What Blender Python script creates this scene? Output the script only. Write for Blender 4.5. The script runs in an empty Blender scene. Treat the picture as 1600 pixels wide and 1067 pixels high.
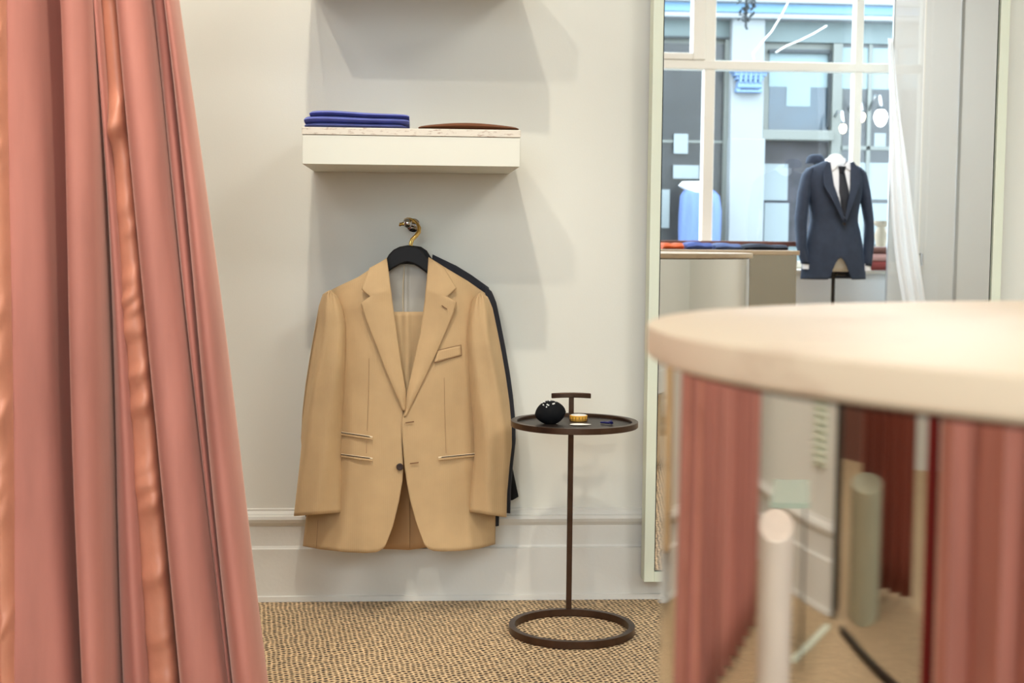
import bpy, bmesh, math, random
from mathutils import Vector, Matrix
random.seed(7)
SC = bpy.context.scene
COL = SC.collection
PI = math.pi

# ------------------------------------------------------------------ camera
F = 2225.0; HC = 0.95; DW = 3.70
YAW = math.atan(.070); PIT = math.atan(161.5/F); ROLL = .0099
CAM = Vector((0, -DW, HC))
FW = Vector((math.sin(YAW)*math.cos(PIT), math.cos(YAW)*math.cos(PIT), -math.sin(PIT)))
_r = FW.cross(Vector((0, 0, 1))).normalized(); _u = _r.cross(FW)
RT = _r*math.cos(ROLL)+_u*math.sin(ROLL); UP = _u*math.cos(ROLL)-_r*math.sin(ROLL)
cd = bpy.data.cameras.new('camera'); cam = bpy.data.objects.new('camera', cd); COL.objects.link(cam)
cd.sensor_width = 36; cd.lens = 36*F/1600; cd.clip_start = .02; cd.clip_end = 200
cam.matrix_world = Matrix(((RT.x, UP.x, -FW.x, CAM.x), (RT.y, UP.y, -FW.y, CAM.y), (RT.z, UP.z, -FW.z, CAM.z), (0, 0, 0, 1)))
cd.dof.use_dof = True; cd.dof.focus_distance = 3.45; cd.dof.aperture_fstop = 6.3
SC.camera = cam

def ray(x, y): return (FW*F+RT*(x-800)-UP*(y-533.5)).normalized()
def at(x, y, Y=0.0):
    d = ray(x, y); return CAM+d*((Y-CAM.y)/d.y)
def atz(x, y, Z):
    d = ray(x, y); return CAM+d*((Z-CAM.z)/d.z)
YM = -0.076           # the mirror's glass plane
def mp(x, y, YV):     # a point seen in the wall mirror, at YV behind it -> where it really stands
    p = at(x, y, YV); return Vector((p.x, 2*YM-YV, p.z))

# ------------------------------------------------------------------ colour, world, exposure
def lin(c): return tuple((v/12.92 if v <= .04045 else ((v+.055)/1.055)**2.4) for v in c)
def rgb(r, g, b): return lin((r/255, g/255, b/255))
SC.view_settings.view_transform = 'Standard'; SC.view_settings.look = 'None'
SC.view_settings.gamma = 1; SC.view_settings.use_curve_mapping = False
SC.view_settings.exposure = 0.12
w = bpy.data.worlds.new('sky'); SC.world = w; w.use_nodes = True
bg = w.node_tree.nodes['Background']
bg.inputs[0].default_value = (.86, .94, 1.0, 1); bg.inputs[1].default_value = 9.5

def area(name, loc, target, sx, sy, power, col, parent=None, portal=False):
    l = bpy.data.lights.new(name, 'AREA'); l.shape = 'RECTANGLE'; l.size = sx; l.size_y = sy; l.energy = power; l.color = col
    if portal: l.cycles.is_portal = True
    o = bpy.data.objects.new(name, l); COL.objects.link(o); o.location = loc
    o.rotation_euler = (Vector(target)-Vector(loc)).to_track_quat('-Z', 'Y').to_euler()
    if parent: o.parent = parent
    return o
def spot(name, loc, target, power, col, size=.03, angle=70, blend=.5):
    l = bpy.data.lights.new(name, 'SPOT'); l.energy = power; l.color = col; l.shadow_soft_size = size
    l.spot_size = math.radians(angle); l.spot_blend = blend
    o = bpy.data.objects.new(name, l); COL.objects.link(o); o.location = loc
    o.rotation_euler = (Vector(target)-Vector(loc)).to_track_quat('-Z', 'Y').to_euler()
    return o
WARM = (1.0, .94, .81)
CEIL = 3.15
# daylight through the shopfront window
area('window_daylight_portal', (.4, -5.40, 1.85), (.4, 0, 1.85), 5.4, 2.1, 1, (1, 1, 1), portal=True)
# ceiling spots, plus fill panels added for brightness (fixtures are built further down)
SPOTS = [  # loc, target, watts, angle
    ((-.18, -1.95, 2.98), (-.80, 0, .85), 84, 60),
    ((-.40, -.80, 2.98), (-.62, 0, 1.0), 34, 58),  # spot added to brighten the left part of the back wall
    ((1.55, -1.9, 2.98), (1.5, -.1, .6), 10, 80),
    ((-.9, -2.9, 2.98), (-.8, -1.2, .9), 60, 90),
]
for i, (l, t, p, a) in enumerate(SPOTS): spot('spot_lamp', l, t, p, WARM, .03, a)
FILL_PANELS = [((-.5, -2.2, CEIL-.03), 1.2, 1.2, 12), ((2.3, -3.4, CEIL-.03), 1.2, 1.2, 54), ((-1.9, -1.2, CEIL-.03), .9, .9, 18), ((-3.9, -1.9, CEIL-.03), 1., 1., 36)]  # soft fill panels added under the ceiling to brighten the room
for l, sx, sy, p in FILL_PANELS: area('panel_fill', (l[0], l[1], l[2]-.02), (l[0], l[1], 0), sx*.92, sy*.92, p, (.97, .985, 1))

# ------------------------------------------------------------------ materials
MATS = {}
def mat(name, col, rough=.6, metal=0, spec=.5, noise=None, bump=None, sheen=None, emit=None, trans=None, coat=0):
    """noise=(scale, amount, stretch) varies the colour, bump=(scale, strength, stretch) the height"""
    m = bpy.data.materials.new(name); m.use_nodes = True; nt = m.node_tree; b = nt.nodes['Principled BSDF']
    b.inputs['Base Color'].default_value = (*col, 1); b.inputs['Roughness'].default_value = rough
    b.inputs['Metallic'].default_value = metal; b.inputs['Specular IOR Level'].default_value = spec
    b.inputs['Coat Weight'].default_value = coat
    tc = nt.nodes.new('ShaderNodeTexCoord')
    def tex(scale, st):
        mpn = nt.nodes.new('ShaderNodeMapping'); mpn.inputs['Scale'].default_value = st
        nt.links.new(tc.outputs['Object'], mpn.inputs[0])
        n = nt.nodes.new('ShaderNodeTexNoise'); n.inputs['Scale'].default_value = scale; n.inputs['Detail'].default_value = 5
        nt.links.new(mpn.outputs[0], n.inputs['Vector']); return n
    if noise:
        n = tex(noise[0], noise[2] if len(noise) > 2 else (1, 1, 1))
        r = nt.nodes.new('ShaderNodeMapRange'); r.inputs[1].default_value = .3; r.inputs[2].default_value = .7
        r.inputs[3].default_value = 1-noise[1]; r.inputs[4].default_value = 1+noise[1]
        nt.links.new(n.outputs['Fac'], r.inputs[0])
        mx = nt.nodes.new('ShaderNodeVectorMath'); mx.operation = 'SCALE'; mx.inputs[0].default_value = col
        nt.links.new(r.outputs[0], mx.inputs['Scale']); nt.links.new(mx.outputs[0], b.inputs['Base Color'])
    if bump:
        n = tex(bump[0], bump[2] if len(bump) > 2 else (1, 1, 1))
        bp = nt.nodes.new('ShaderNodeBump'); bp.inputs['Strength'].default_value = bump[1]; bp.inputs['Distance'].default_value = .004
        nt.links.new(n.outputs['Fac'], bp.inputs['Height']); nt.links.new(bp.outputs[0], b.inputs['Normal'])
    if sheen:
        b.inputs['Sheen Weight'].default_value = sheen[0]; b.inputs['Sheen Roughness'].default_value = sheen[1]
        b.inputs['Sheen Tint'].default_value = (*sheen[2], 1)
    if emit:
        b.inputs['Emission Color'].default_value = (*emit[0], 1); b.inputs['Emission Strength'].default_value = emit[1]
    if trans: b.inputs['Transmission Weight'].default_value = trans
    MATS[name] = m; return m

mat('wall_paint', rgb(222, 219, 207), .75, noise=(2.5, .012), bump=(220, .05))
mat('trim_paint', rgb(218, 214, 204), .55, noise=(6, .015), bump=(90, .10))
mat('ceiling_paint', rgb(235, 232, 225), .8)
mat('velvet', rgb(184, 122, 108), .8, spec=.1, noise=(9, .17, (1.6, 1, .22)), bump=(260, .10, (.25, 1, 3)), sheen=(.65, .35, rgb(255, 214, 196)))
mat('satin', rgb(204, 136, 108), .45, spec=.5, noise=(18, .06), bump=(45, .35, (1, 1, .7)), sheen=(.3, .4, rgb(255, 220, 190)))
mat('dark_red_velvet', rgb(128, 38, 34), .8, spec=.2, noise=(14, .10, (1, 1, .25)), sheen=(.45, .3, rgb(230, 140, 120)))
mat('rust_velvet', rgb(140, 74, 58), .8, spec=.2, noise=(14, .10, (1, 1, .25)), sheen=(.4, .3, rgb(230, 170, 150)))
mat('camel', rgb(192, 160, 118), .82, spec=.2, noise=(11, .07), sheen=(.22, .45, rgb(255, 230, 190)))
mat('camel_inside', rgb(178, 138, 96), .85, spec=.2)
mat('thread', rgb(120, 84, 54), .8)
mat('thread_pale', rgb(226, 204, 168), .8)
mat('grey_lining', rgb(192, 183, 168), .5, noise=(9, .06), bump=(14, .5, (1, 1, .3)))
mat('navy_cloth', rgb(38, 44, 58), .8, spec=.25, noise=(20, .1), sheen=(.2, .4, rgb(150, 170, 200)))
mat('charcoal_cloth', rgb(44, 44, 50), .8, spec=.25, noise=(20, .1), sheen=(.2, .4, rgb(160, 160, 170)))
mat('black_wood', rgb(16, 12, 10), .5, spec=.25, noise=(20, .2))
mat('horn', rgb(48, 30, 24), .3)
mat('brass', rgb(214, 178, 104), .2, 1)
mat('chrome', rgb(186, 188, 194), .08, 1)
mat('bronze', rgb(84, 64, 51), .34, .85, noise=(30, .18, (1, 1, 1)))
mat('bronze_dark', rgb(52, 44, 40), .42, .6, noise=(18, .15))
mat('cream_paint', rgb(214, 211, 196), .5)
mat('pale_green_paint', rgb(222, 226, 204), .45)
mat('black_gap', rgb(12, 12, 14), .6)
mat('mirror_glass', (.93, .95, .96), .0, 1)
mat('base_mirror', (.84, .81, .76), .02, 1)
mat('dark_mirror', (.42, .37, .30), .04, 1)  # dark tint stands in for the dark surroundings it would reflect
mat('blue_wool', rgb(108, 116, 182), .85, spec=.2, noise=(30, .12), sheen=(.3, .4, rgb(150, 160, 230)))
mat('brown_wool', rgb(104, 62, 38), .85, spec=.2, noise=(30, .12), sheen=(.15, .4, rgb(200, 150, 110)))
mat('black_cloth', rgb(14, 14, 16), .85, spec=.2)
mat('white_plastic', rgb(240, 238, 230), .35)
mat('tape_yellow', rgb(222, 164, 58), .5)
mat('tape_mark', rgb(70, 46, 20), .6)
mat('chalk', rgb(244, 240, 226), .7)
mat('navy_plastic', rgb(28, 28, 84), .3)
mat('stone_plinth', rgb(214, 200, 186), .8, noise=(8, .06), bump=(60, .15))
mat('sage_plinth', rgb(166, 160, 132), .8, noise=(8, .06), bump=(60, .15))
mat('glass_shelf', rgb(206, 224, 208), .15, trans=.3)
mat('dark_metal', rgb(60, 54, 48), .4, .7)
mat('silver', rgb(196, 198, 200), .3, 1)
mat('window_paint', rgb(236, 232, 220), .45)
mat('sill_wood', rgb(118, 74, 62), .5)
mat('bulkhead_white', rgb(240, 244, 246), .6)
mat('suit_blue', rgb(54, 62, 78), .75, spec=.25, noise=(25, .1), sheen=(.3, .4, rgb(150, 180, 220)))
mat('shirt_white', rgb(238, 238, 240), .7)
mat('tie_black', rgb(18, 20, 32), .6)
mat('canvas_neck', rgb(230, 226, 218), .8)
mat('facade_white', rgb(124, 128, 130), .8, noise=(1.2, .05))
mat('facade_grey', rgb(93, 104, 104), .8, noise=(1.2, .08))
mat('facade_dark', rgb(46, 51, 54), .8)
mat('facade_frame', rgb(94, 97, 92), .6)
mat('facade_blue', rgb(99, 134, 163), .7)
mat('capital_blue', rgb(96, 122, 155), .7)
mat('blind_white', rgb(111, 127, 130), .7)
mat('shop_glass', rgb(33, 52, 65), .12, spec=.6, noise=(.9, .5))
mat('shop_dark', rgb(29, 31, 34), .3, noise=(2.0, .6))
mat('board_dark', rgb(40, 38, 43), .7, noise=(7, .5))
mat('paper', rgb(118, 126, 128), .8)
mat('pale_blue_shirt', rgb(76, 97, 146), .8, noise=(20, .2, (1, 1, .1)))
mat('lamp_glow', (1, .8, .55), .5, emit=((1, .72, .42), 5))
mat('lamp_glow_cool', (1, .95, .9), .5, emit=((1, .93, .85), 4))
mat('leaf_dark', rgb(22, 30, 34), .8)
mat('red_cloth', rgb(150, 70, 66), .85)
mat('pink_cloth', rgb(206, 160, 152), .85)
mat('orange_cloth', rgb(206, 96, 48), .85)
mat('blue_cloth', rgb(70, 92, 160), .85)
mat('timber', rgb(151, 133, 111), .6)
mat('asphalt', rgb(110, 112, 114), .9)
mat('fill_panel_glow', (1, 1, 1), .5, emit=((1, .92, .8), 2.0))  # glowing face of the added fill panels

def nodes(name):
    m = bpy.data.materials.new(name); m.use_nodes = True; MATS[name] = m
    return m, m.node_tree, m.node_tree.nodes['Principled BSDF']
def N(nt, t, **kw):
    n = nt.nodes.new(t)
    for k, v in kw.items(): setattr(n, k, v)
    return n
def math_n(nt, op, a, b=None, c=None):
    n = nt.nodes.new('ShaderNodeMath'); n.operation = op
    for i, v in enumerate((a, b, c)):
        if v is None: continue
        if isinstance(v, (int, float)): n.inputs[i].default_value = v
        else: nt.links.new(v, n.inputs[i])
    return n.outputs[0]

# woven seagrass floor: staggered oval stitches with dark holes between
m, nt, b = nodes('seagrass')
tc = N(nt, 'ShaderNodeTexCoord'); mpn = N(nt, 'ShaderNodeMapping'); mpn.inputs['Rotation'].default_value = (0, 0, .30)
nt.links.new(tc.outputs['Object'], mpn.inputs[0])
wn = N(nt, 'ShaderNodeTexNoise'); wn.inputs['Scale'].default_value = 14; nt.links.new(mpn.outputs[0], wn.inputs['Vector'])
wm = N(nt, 'ShaderNodeVectorMath', operation='MULTIPLY_ADD'); nt.links.new(wn.outputs['Color'], wm.inputs[0])
wm.inputs[1].default_value = (.016, .014, 0); nt.links.new(mpn.outputs[0], wm.inputs[2])
sp = N(nt, 'ShaderNodeSeparateXYZ'); nt.links.new(wm.outputs[0], sp.inputs[0])
v = math_n(nt, 'DIVIDE', sp.outputs[1], .0140); row = math_n(nt, 'FLOOR', v)
u = math_n(nt, 'ADD', math_n(nt, 'DIVIDE', sp.outputs[0], .0128), math_n(nt, 'MULTIPLY', row, .5))
fu = math_n(nt, 'SUBTRACT', math_n(nt, 'MULTIPLY', math_n(nt, 'FRACT', u), 2), 1)
fv = math_n(nt, 'SUBTRACT', math_n(nt, 'MULTIPLY', math_n(nt, 'FRACT', v), 2), 1)
r2 = math_n(nt, 'ADD', math_n(nt, 'MULTIPLY', math_n(nt, 'MULTIPLY', fu, fu), 1.5), math_n(nt, 'MULTIPLY', math_n(nt, 'MULTIPLY', fv, fv), 1.2))
hn = N(nt, 'ShaderNodeTexNoise'); hn.inputs['Scale'].default_value = 75; nt.links.new(tc.outputs['Object'], hn.inputs['Vector'])
h = math_n(nt, 'ADD', r2, math_n(nt, 'MULTIPLY', math_n(nt, 'SUBTRACT', hn.outputs['Fac'], .5), 1.7))
h = math_n(nt, 'MINIMUM', h, 1.0)
cr = N(nt, 'ShaderNodeValToRGB'); nt.links.new(h, cr.inputs[0])
cr.color_ramp.elements[0].position = .08; cr.color_ramp.elements[0].color = (*rgb(34, 22, 12), 1)
e = cr.color_ramp.elements.new(.38); e.color = (*rgb(138, 104, 68), 1)
e = cr.color_ramp.elements.new(.75); e.color = (*rgb(202, 168, 124), 1)
cr.color_ramp.elements[-1].position = 1; cr.color_ramp.elements[-1].color = (*rgb(222, 192, 150), 1)
fib = N(nt, 'ShaderNodeTexNoise'); fib.inputs['Scale'].default_value = 60; nt.links.new(tc.outputs['Object'], fib.inputs['Vector'])
mr = N(nt, 'ShaderNodeMapRange'); mr.inputs[1].default_value = .3; mr.inputs[2].default_value = .7; mr.inputs[3].default_value = .68; mr.inputs[4].default_value = 1.22
nt.links.new(fib.outputs['Fac'], mr.inputs[0])
sc_ = N(nt, 'ShaderNodeVectorMath', operation='SCALE'); nt.links.new(cr.outputs[0], sc_.inputs[0]); nt.links.new(mr.outputs[0], sc_.inputs['Scale'])
nt.links.new(sc_.outputs[0], b.inputs['Base Color']); b.inputs['Roughness'].default_value = .75
bp = N(nt, 'ShaderNodeBump'); bp.inputs['Strength'].default_value = .9; bp.inputs['Distance'].default_value = .005
nt.links.new(h, bp.inputs['Height']); nt.links.new(bp.outputs[0], b.inputs['Normal'])

# travertine
def stone(name, base, vein, scale, rough):
    m, nt, b = nodes(name)
    tc = N(nt, 'ShaderNodeTexCoord'); mpn = N(nt, 'ShaderNodeMapping'); mpn.inputs['Scale'].default_value = (1, 1, 3)
    nt.links.new(tc.outputs['Object'], mpn.inputs[0])
    n = N(nt, 'ShaderNodeTexNoise'); n.inputs['Scale'].default_value = scale; n.inputs['Detail'].default_value = 8; n.inputs['Roughness'].default_value = .65
    nt.links.new(mpn.outputs[0], n.inputs['Vector'])
    cr = N(nt, 'ShaderNodeValToRGB'); nt.links.new(n.outputs['Fac'], cr.inputs[0])
    cr.color_ramp.elements[0].position = .30; cr.color_ramp.elements[0].color = (*vein, 1)
    cr.color_ramp.elements[1].position = .46; cr.color_ramp.elements[1].color = (*base, 1)
    nt.links.new(cr.outputs[0], b.inputs['Base Color']); b.inputs['Roughness'].default_value = rough
stone('travertine', rgb(212, 202, 186), rgb(160, 132, 112), 60, .55)
stone('table_stone', rgb(208, 186, 156), rgb(188, 162, 134), 9, .42)

# perforated screen: pale metal with fine diagonal holes
m, nt, b = nodes('perforated_metal')
tc = N(nt, 'ShaderNodeTexCoord'); sp = N(nt, 'ShaderNodeSeparateXYZ'); nt.links.new(tc.outputs['Object'], sp.inputs[0])
a1 = math_n(nt, 'SINE', math_n(nt, 'MULTIPLY', math_n(nt, 'ADD', sp.outputs[0], sp.outputs[2]), 420))
a2 = math_n(nt, 'SINE', math_n(nt, 'MULTIPLY', math_n(nt, 'SUBTRACT', sp.outputs[0], sp.outputs[2]), 420))
hole = math_n(nt, 'GREATER_THAN', math_n(nt, 'MULTIPLY', a1, a2), .68)
b.inputs['Base Color'].default_value = (*rgb(222, 224, 222), 1); b.inputs['Roughness'].default_value = .45; b.inputs['Metallic'].default_value = .1
nt.links.new(math_n(nt, 'SUBTRACT', 1, hole), b.inputs['Alpha'])

# sheer fabric
m, nt, b = nodes('sheer')
b.inputs['Base Color'].default_value = (*rgb(252, 252, 252), 1); b.inputs['Roughness'].default_value = .8; b.inputs['Alpha'].default_value = .92
tl = N(nt, 'ShaderNodeBsdfTranslucent'); tl.inputs[0].default_value = (.97, .97, .96, 1)
mx = N(nt, 'ShaderNodeMixShader'); mx.inputs[0].default_value = .5
nt.links.new(b.outputs[0], mx.inputs[1]); nt.links.new(tl.outputs[0], mx.inputs[2]); nt.links.new(mx.outputs[0], nt.nodes['Material Output'].inputs[0])

# window pane
m, nt, b = nodes('pane')
tp = N(nt, 'ShaderNodeBsdfTransparent'); tp.inputs[0].default_value = (.94, .98, 1, 1); gl = N(nt, 'ShaderNodeBsdfGlossy'); gl.inputs['Roughness'].default_value = .0
mx = N(nt, 'ShaderNodeMixShader'); mx.inputs[0].default_value = .05
nt.links.new(tp.outputs[0], mx.inputs[1]); nt.links.new(gl.outputs[0], mx.inputs[2]); nt.links.new(mx.outputs[0], nt.nodes['Material Output'].inputs[0])

# ------------------------------------------------------------------ mesh helpers
def tag(o, label=None, cat=None, group=None, kind=None):
    if label: o['label'] = label
    if cat: o['category'] = cat
    if group: o['group'] = group
    if kind: o['kind'] = kind
    return o
def thing(name, loc, label, cat, group=None):
    o = bpy.data.objects.new(name, None); COL.objects.link(o); o.location = loc; o.empty_display_size = .05
    return tag(o, label, cat, group)
def mesh(name, V, Fc, m, parent=None, smooth=True, angle=None):
    """vertices are world coordinates; a child keeps them through the parent's inverse"""
    me = bpy.data.meshes.new(name); me.from_pydata([tuple(v) for v in V], [], Fc); me.update()
    bm = bmesh.new(); bm.from_mesh(me); bmesh.ops.recalc_face_normals(bm, faces=bm.faces)
    if angle is not None:
        for e in bm.edges:
            if len(e.link_faces) == 2 and e.calc_face_angle(0) > angle: e.smooth = False
    bm.to_mesh(me); bm.free()
    if smooth:
        for p in me.polygons: p.use_smooth = True
    if m: me.materials.append(MATS[m] if isinstance(m, str) else m)
    o = bpy.data.objects.new(name, me); COL.objects.link(o)
    if parent:
        o.parent = parent; q = parent; off = Vector((0, 0, 0))
        while q: off += q.location; q = q.parent
        me.transform(Matrix.Translation(-off))
    return o
class MB:
    def __init__(s): s.v = []; s.f = []
    def add(s, V, Fc):
        n = len(s.v); s.v += [Vector(v) for v in V]; s.f += [tuple(i+n for i in f) for f in Fc]
    def box(s, x0, x1, y0, y1, z0, z1):
        if x0 > x1: x0, x1 = x1, x0
        if y0 > y1: y0, y1 = y1, y0
        if z0 > z1: z0, z1 = z1, z0
        s.add([(x, y, z) for z in (z0, z1) for y in (y0, y1) for x in (x0, x1)],
              [(0, 2, 3, 1), (4, 5, 7, 6), (0, 1, 5, 4), (2, 6, 7, 3), (0, 4, 6, 2), (1, 3, 7, 5)])
    def grid(s, rows, close=False, cap=False):
        n = len(rows[0]); V = [p for r in rows for p in r]; Fc = []
        for i in range(len(rows)-1):
            for j in range(n if close else n-1):
                k = (j+1) % n; Fc.append((i*n+j, i*n+k, (i+1)*n+k, (i+1)*n+j))
        if cap: Fc += [tuple(range(n))[::-1], tuple(range((len(rows)-1)*n, len(rows)*n))]
        s.add(V, Fc)
    def tube(s, pts, r, n=10, sy=1.0):
        pts = [Vector(p) for p in pts]; rows = []
        for i, p in enumerate(pts):
            t = (pts[min(i+1, len(pts)-1)]-pts[max(i-1, 0)]).normalized()
            a = t.cross(Vector((0, 1, 0)));
            if a.length < .1: a = t.cross(Vector((1, 0, 0)))
            a.normalize(); c = t.cross(a); rr = r[i] if isinstance(r, (list, tuple)) else r
            rows.append([p+a*math.cos(k*2*PI/n)*rr+c*math.sin(k*2*PI/n)*rr*sy for k in range(n)])
        s.grid(rows, True, True)
    def lathe(s, prof, c, n=48, axis='z', sx=1, sy=1):
        rows = []
        for r, z in prof:
            row = []
            for k in range(n):
                a = 2*PI*k/n; x, y = r*math.cos(a)*sx, r*math.sin(a)*sy
                row.append(Vector(c)+(Vector((x, y, z)) if axis == 'z' else Vector((x, z, y)) if axis == 'y' else Vector((z, x, y))))
            rows.append(row)
        s.grid(rows, True, prof[0][0] > 1e-6 or True)
    def prism(s, poly, y0, y1):   # polygon in x,z pushed from y0 to y1
        n = len(poly); V = [(x, y0, z) for x, z in poly]+[(x, y1, z) for x, z in poly]
        s.add(V, [tuple(range(n)), tuple(range(2*n-1, n-1, -1))]+[(i, (i+1) % n, n+(i+1) % n, n+i) for i in range(n)])
    def build(s, name, m, parent=None, smooth=True, angle=.6, bevel=0, solid=0):
        o = mesh(name, s.v, s.f, m, parent, smooth, angle)
        if solid:
            md = o.modifiers.new('t', 'SOLIDIFY'); md.thickness = solid; md.offset = 0
        if bevel:
            md = o.modifiers.new('b', 'BEVEL'); md.width = bevel; md.segments = 2; md.limit_method = 'ANGLE'
            for p in o.data.polygons: p.use_smooth = False
        return o
def box(name, b6, m, parent=None, bevel=0): 
    q = MB(); q.box(*b6); return q.build(name, m, parent, smooth=False, bevel=bevel)
def crm(P, n, closed=False):
    """Catmull-Rom through points of any dimension, n samples"""
    P = [tuple(p) for p in P]; L = len(P); out = []; segs = L if closed else L-1
    for k in range(n):
        t = k/(n if closed else n-1)*segs; i = min(int(t), segs-1); f = t-i
        g = (lambda j: P[j % L]) if closed else (lambda j: P[max(0, min(L-1, j))])
        a, b_, c, d = g(i-1), g(i), g(i+1), g(i+2)
        out.append(tuple(.5*((2*b_[q])+(-a[q]+c[q])*f+(2*a[q]-5*b_[q]+4*c[q]-d[q])*f*f+(-a[q]+3*b_[q]-3*c[q]+d[q])*f**3) for q in range(len(a))))
    return out
def pl(P, n):
    """resample a polyline by arc length (keeps corners soft)"""
    P = [Vector(p) for p in P]; S = [0]
    for a, b_ in zip(P, P[1:]): S.append(S[-1]+(b_-a).length)
    out = []
    for k in range(n):
        s = S[-1]*k/(n-1); i = 0
        while i < len(S)-2 and S[i+1] < s: i += 1
        f = (s-S[i])/max(1e-9, S[i+1]-S[i]); out.append(P[i].lerp(P[i+1], f))
    return out
def coons(T, B, L, R, nu, nv):
    """pixel-space Coons patch -> grid of (u, v, x, y); T,B run left->right, L,R run top->bottom"""
    T, B, L, R = pl(T, nu), pl(B, nu), pl(L, nv), pl(R, nv); G = []
    for j in range(nv):
        v = j/(nv-1); row = []
        for i in range(nu):
            u = i/(nu-1)
            p = T[i]*(1-v)+B[i]*v+L[j]*(1-u)+R[j]*u-(T[0]*(1-u)*(1-v)+T[-1]*u*(1-v)+B[0]*(1-u)*v+B[-1]*u*v)
            row.append((u, v, p[0], p[1]))
        G.append(row)
    return G
exec_warp = [lambda x, y: (x, y)]; YS = [1.0]
def patch(name, T, B, L, R, dep, m, parent, nu=24, nv=40, solid=.003, y0=0.0):
    q = MB(); rows = []
    for row in coons(T, B, L, R, nu, nv):
        rr = []
        for u, v, x, y in row:
            x2, y2 = exec_warp[0](x, y); rr.append(at(x2, y2, dep(u, v)*YS[0]+y0))
        rows.append(rr)
    q.grid(rows); return q.build(name, m, parent, angle=None, solid=solid)

# ------------------------------------------------------------------ the room shell
XL, XR, YW = -5.2, 4.6, -5.45     # left end of the far bay, right wall, window wall
XB = -2.55                        # left wall of the fitting area
def struct(o): o['kind'] = 'structure'; return o
struct(box('floor', (XL, XR, YW, 0, -.05, 0), 'seagrass'))
struct(box('ceiling', (XL, XR, YW, 0.1, CEIL, CEIL+.1), 'ceiling_paint'))
struct(box('wall_back', (XB-.1, XR, 0, .12, 0, CEIL), 'wall_paint'))
struct(box('wall_right', (XR, XR+.1, YW-.1, .12, 0, CEIL), 'wall_paint'))
struct(box('wall_left', (XB-.1, XB, -2.03, 0, 0, CEIL), 'wall_paint'))
q = MB(); q.box(XL-.1, XL, YW-.1, 0, 0, CEIL); q.box(XL, XB-.1, -.02, .1, 0, CEIL)
struct(q.build('wall_far_bay', 'wall_paint', smooth=False))
# window wall: solid below the sill, solid right of the window, header above
WX0, WX1 = -2.6, mp(1450, 300, 5.3).x
ZS = mp(1330, 421, 5.3).z
q = MB(); q.box(XL, WX0, YW-.12, YW, 0, CEIL); q.box(WX1, XR, YW-.12, YW, 0, CEIL)
q.box(WX0, WX1, YW-.12, YW, 0, ZS-.03); q.box(WX0, WX1, YW-.12, YW, 2.95, CEIL)
struct(q.build('wall_window', 'wall_paint', smooth=False))

# baseboard profile (y out of the wall, z)
BBP = [(0, .243), (.004, .2405), (.004, .236), (.0075, .2335), (.0115, .229), (.0125, .226), (.020, .224), (.022, .216), (.018, .207), (.013, .2015),
       (.0115, .199), (.010, .197), (.010, .1455), (.0125, .1405), (.020, .138), (.020, .016), (.026, .0145), (.027, .001), (0, .001)]
def baseboard(name, p0, p1, nrm):
    q = MB(); rows = []
    for p in (p0, p1): rows.append([Vector((p[0]+nrm[0]*a, p[1]+nrm[1]*a, z)) for a, z in BBP])
    q.grid(rows, close=True, cap=True); o = q.build(name, 'trim_paint', angle=.25); return struct(o)
baseboard('baseboard_back', (XB, 0), (XR, 0), (0, -1))
baseboard('baseboard_left', (XB, -2.01), (XB, 0), (1, 0))
q = MB(); q.box(XB-.13, XB+.03, -2.06, -2.031, 0, CEIL)
struct(q.build('trim_2', 'dark_metal', smooth=False))

# window 1: painted shopfront frame with panes
win = thing('window_1', (0, YW, ZS), None, None); win['kind'] = 'structure'
YV = 5.3; YF = YW+.0
def wx(px, py=200): return mp(px, py, YV).x
def wz(px, py): return mp(px, py, YV).z
q = MB(); d0, d1 = YW-.10, YW-.03
q.box(WX0, WX1, d0, d1, 2.89, 2.95); q.box(WX1-.06, WX1, d0, d1, ZS, 2.95); q.box(WX0, WX0+.06, d0, d1, ZS, 2.95); q.box(WX0, WX1, d0, d1, ZS, ZS+.05)
q.build('outer_frame', 'window_paint', win, smooth=False, bevel=.006)
zb = wz(1220, 103)
q = MB(); q.box(WX0, WX1, d0-.01, d1+.02, zb-.028, zb+.028); q.build('transom', 'window_paint', win, smooth=False, bevel=.006)
for a, b_ in ((1099, 1116), (1333, 1346)):
    x0, x1 = wx(a, 250), wx(b_, 250); q = MB(); q.box(x0, x1, d0, d1+.01, ZS, 2.92); q.build('mullion', 'window_paint', win, smooth=False, bevel=.006)
for xx in (.75, -.1, -.95, -1.8): q = MB(); q.box(xx-.03, xx+.03, d0, d1, ZS, 2.92); q.build('mullion', 'window_paint', win, smooth=False, bevel=.006)
# opening casement in the upper left light
xa, xb_ = wx(1103, 50), wx(1083, 50); q = MB()
xc = .78
q.box(xb_, xa, d0, d1+.03, zb+.03, 2.88); q.box(xc, xb_, d0, d1+.03, zb+.03, wz(1060, 82)); q.box(xc, xc+.05, d0, d1+.03, zb+.03, 2.88)
q.build('casement', 'window_paint', win, smooth=False, bevel=.006)
q = MB(); q.box(WX0+.02, WX1-.02, YW-.068, YW-.064, ZS+.03, 2.92); q.build('pane', 'pane', win, smooth=False)

# display bulkhead under the window and its white top
o = box('window_bulkhead', (WX0, WX1, YW, YW+.22, 0, ZS-.02), 'bulkhead_white'); tag(o, None, None, kind='structure')
o.name = 'trim_3'
o = box('trim_4', (WX0, WX1+.0, YW-.03, YW+.25, ZS-.02, ZS), 'window_paint', bevel=.004); o['kind'] = 'structure'

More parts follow.
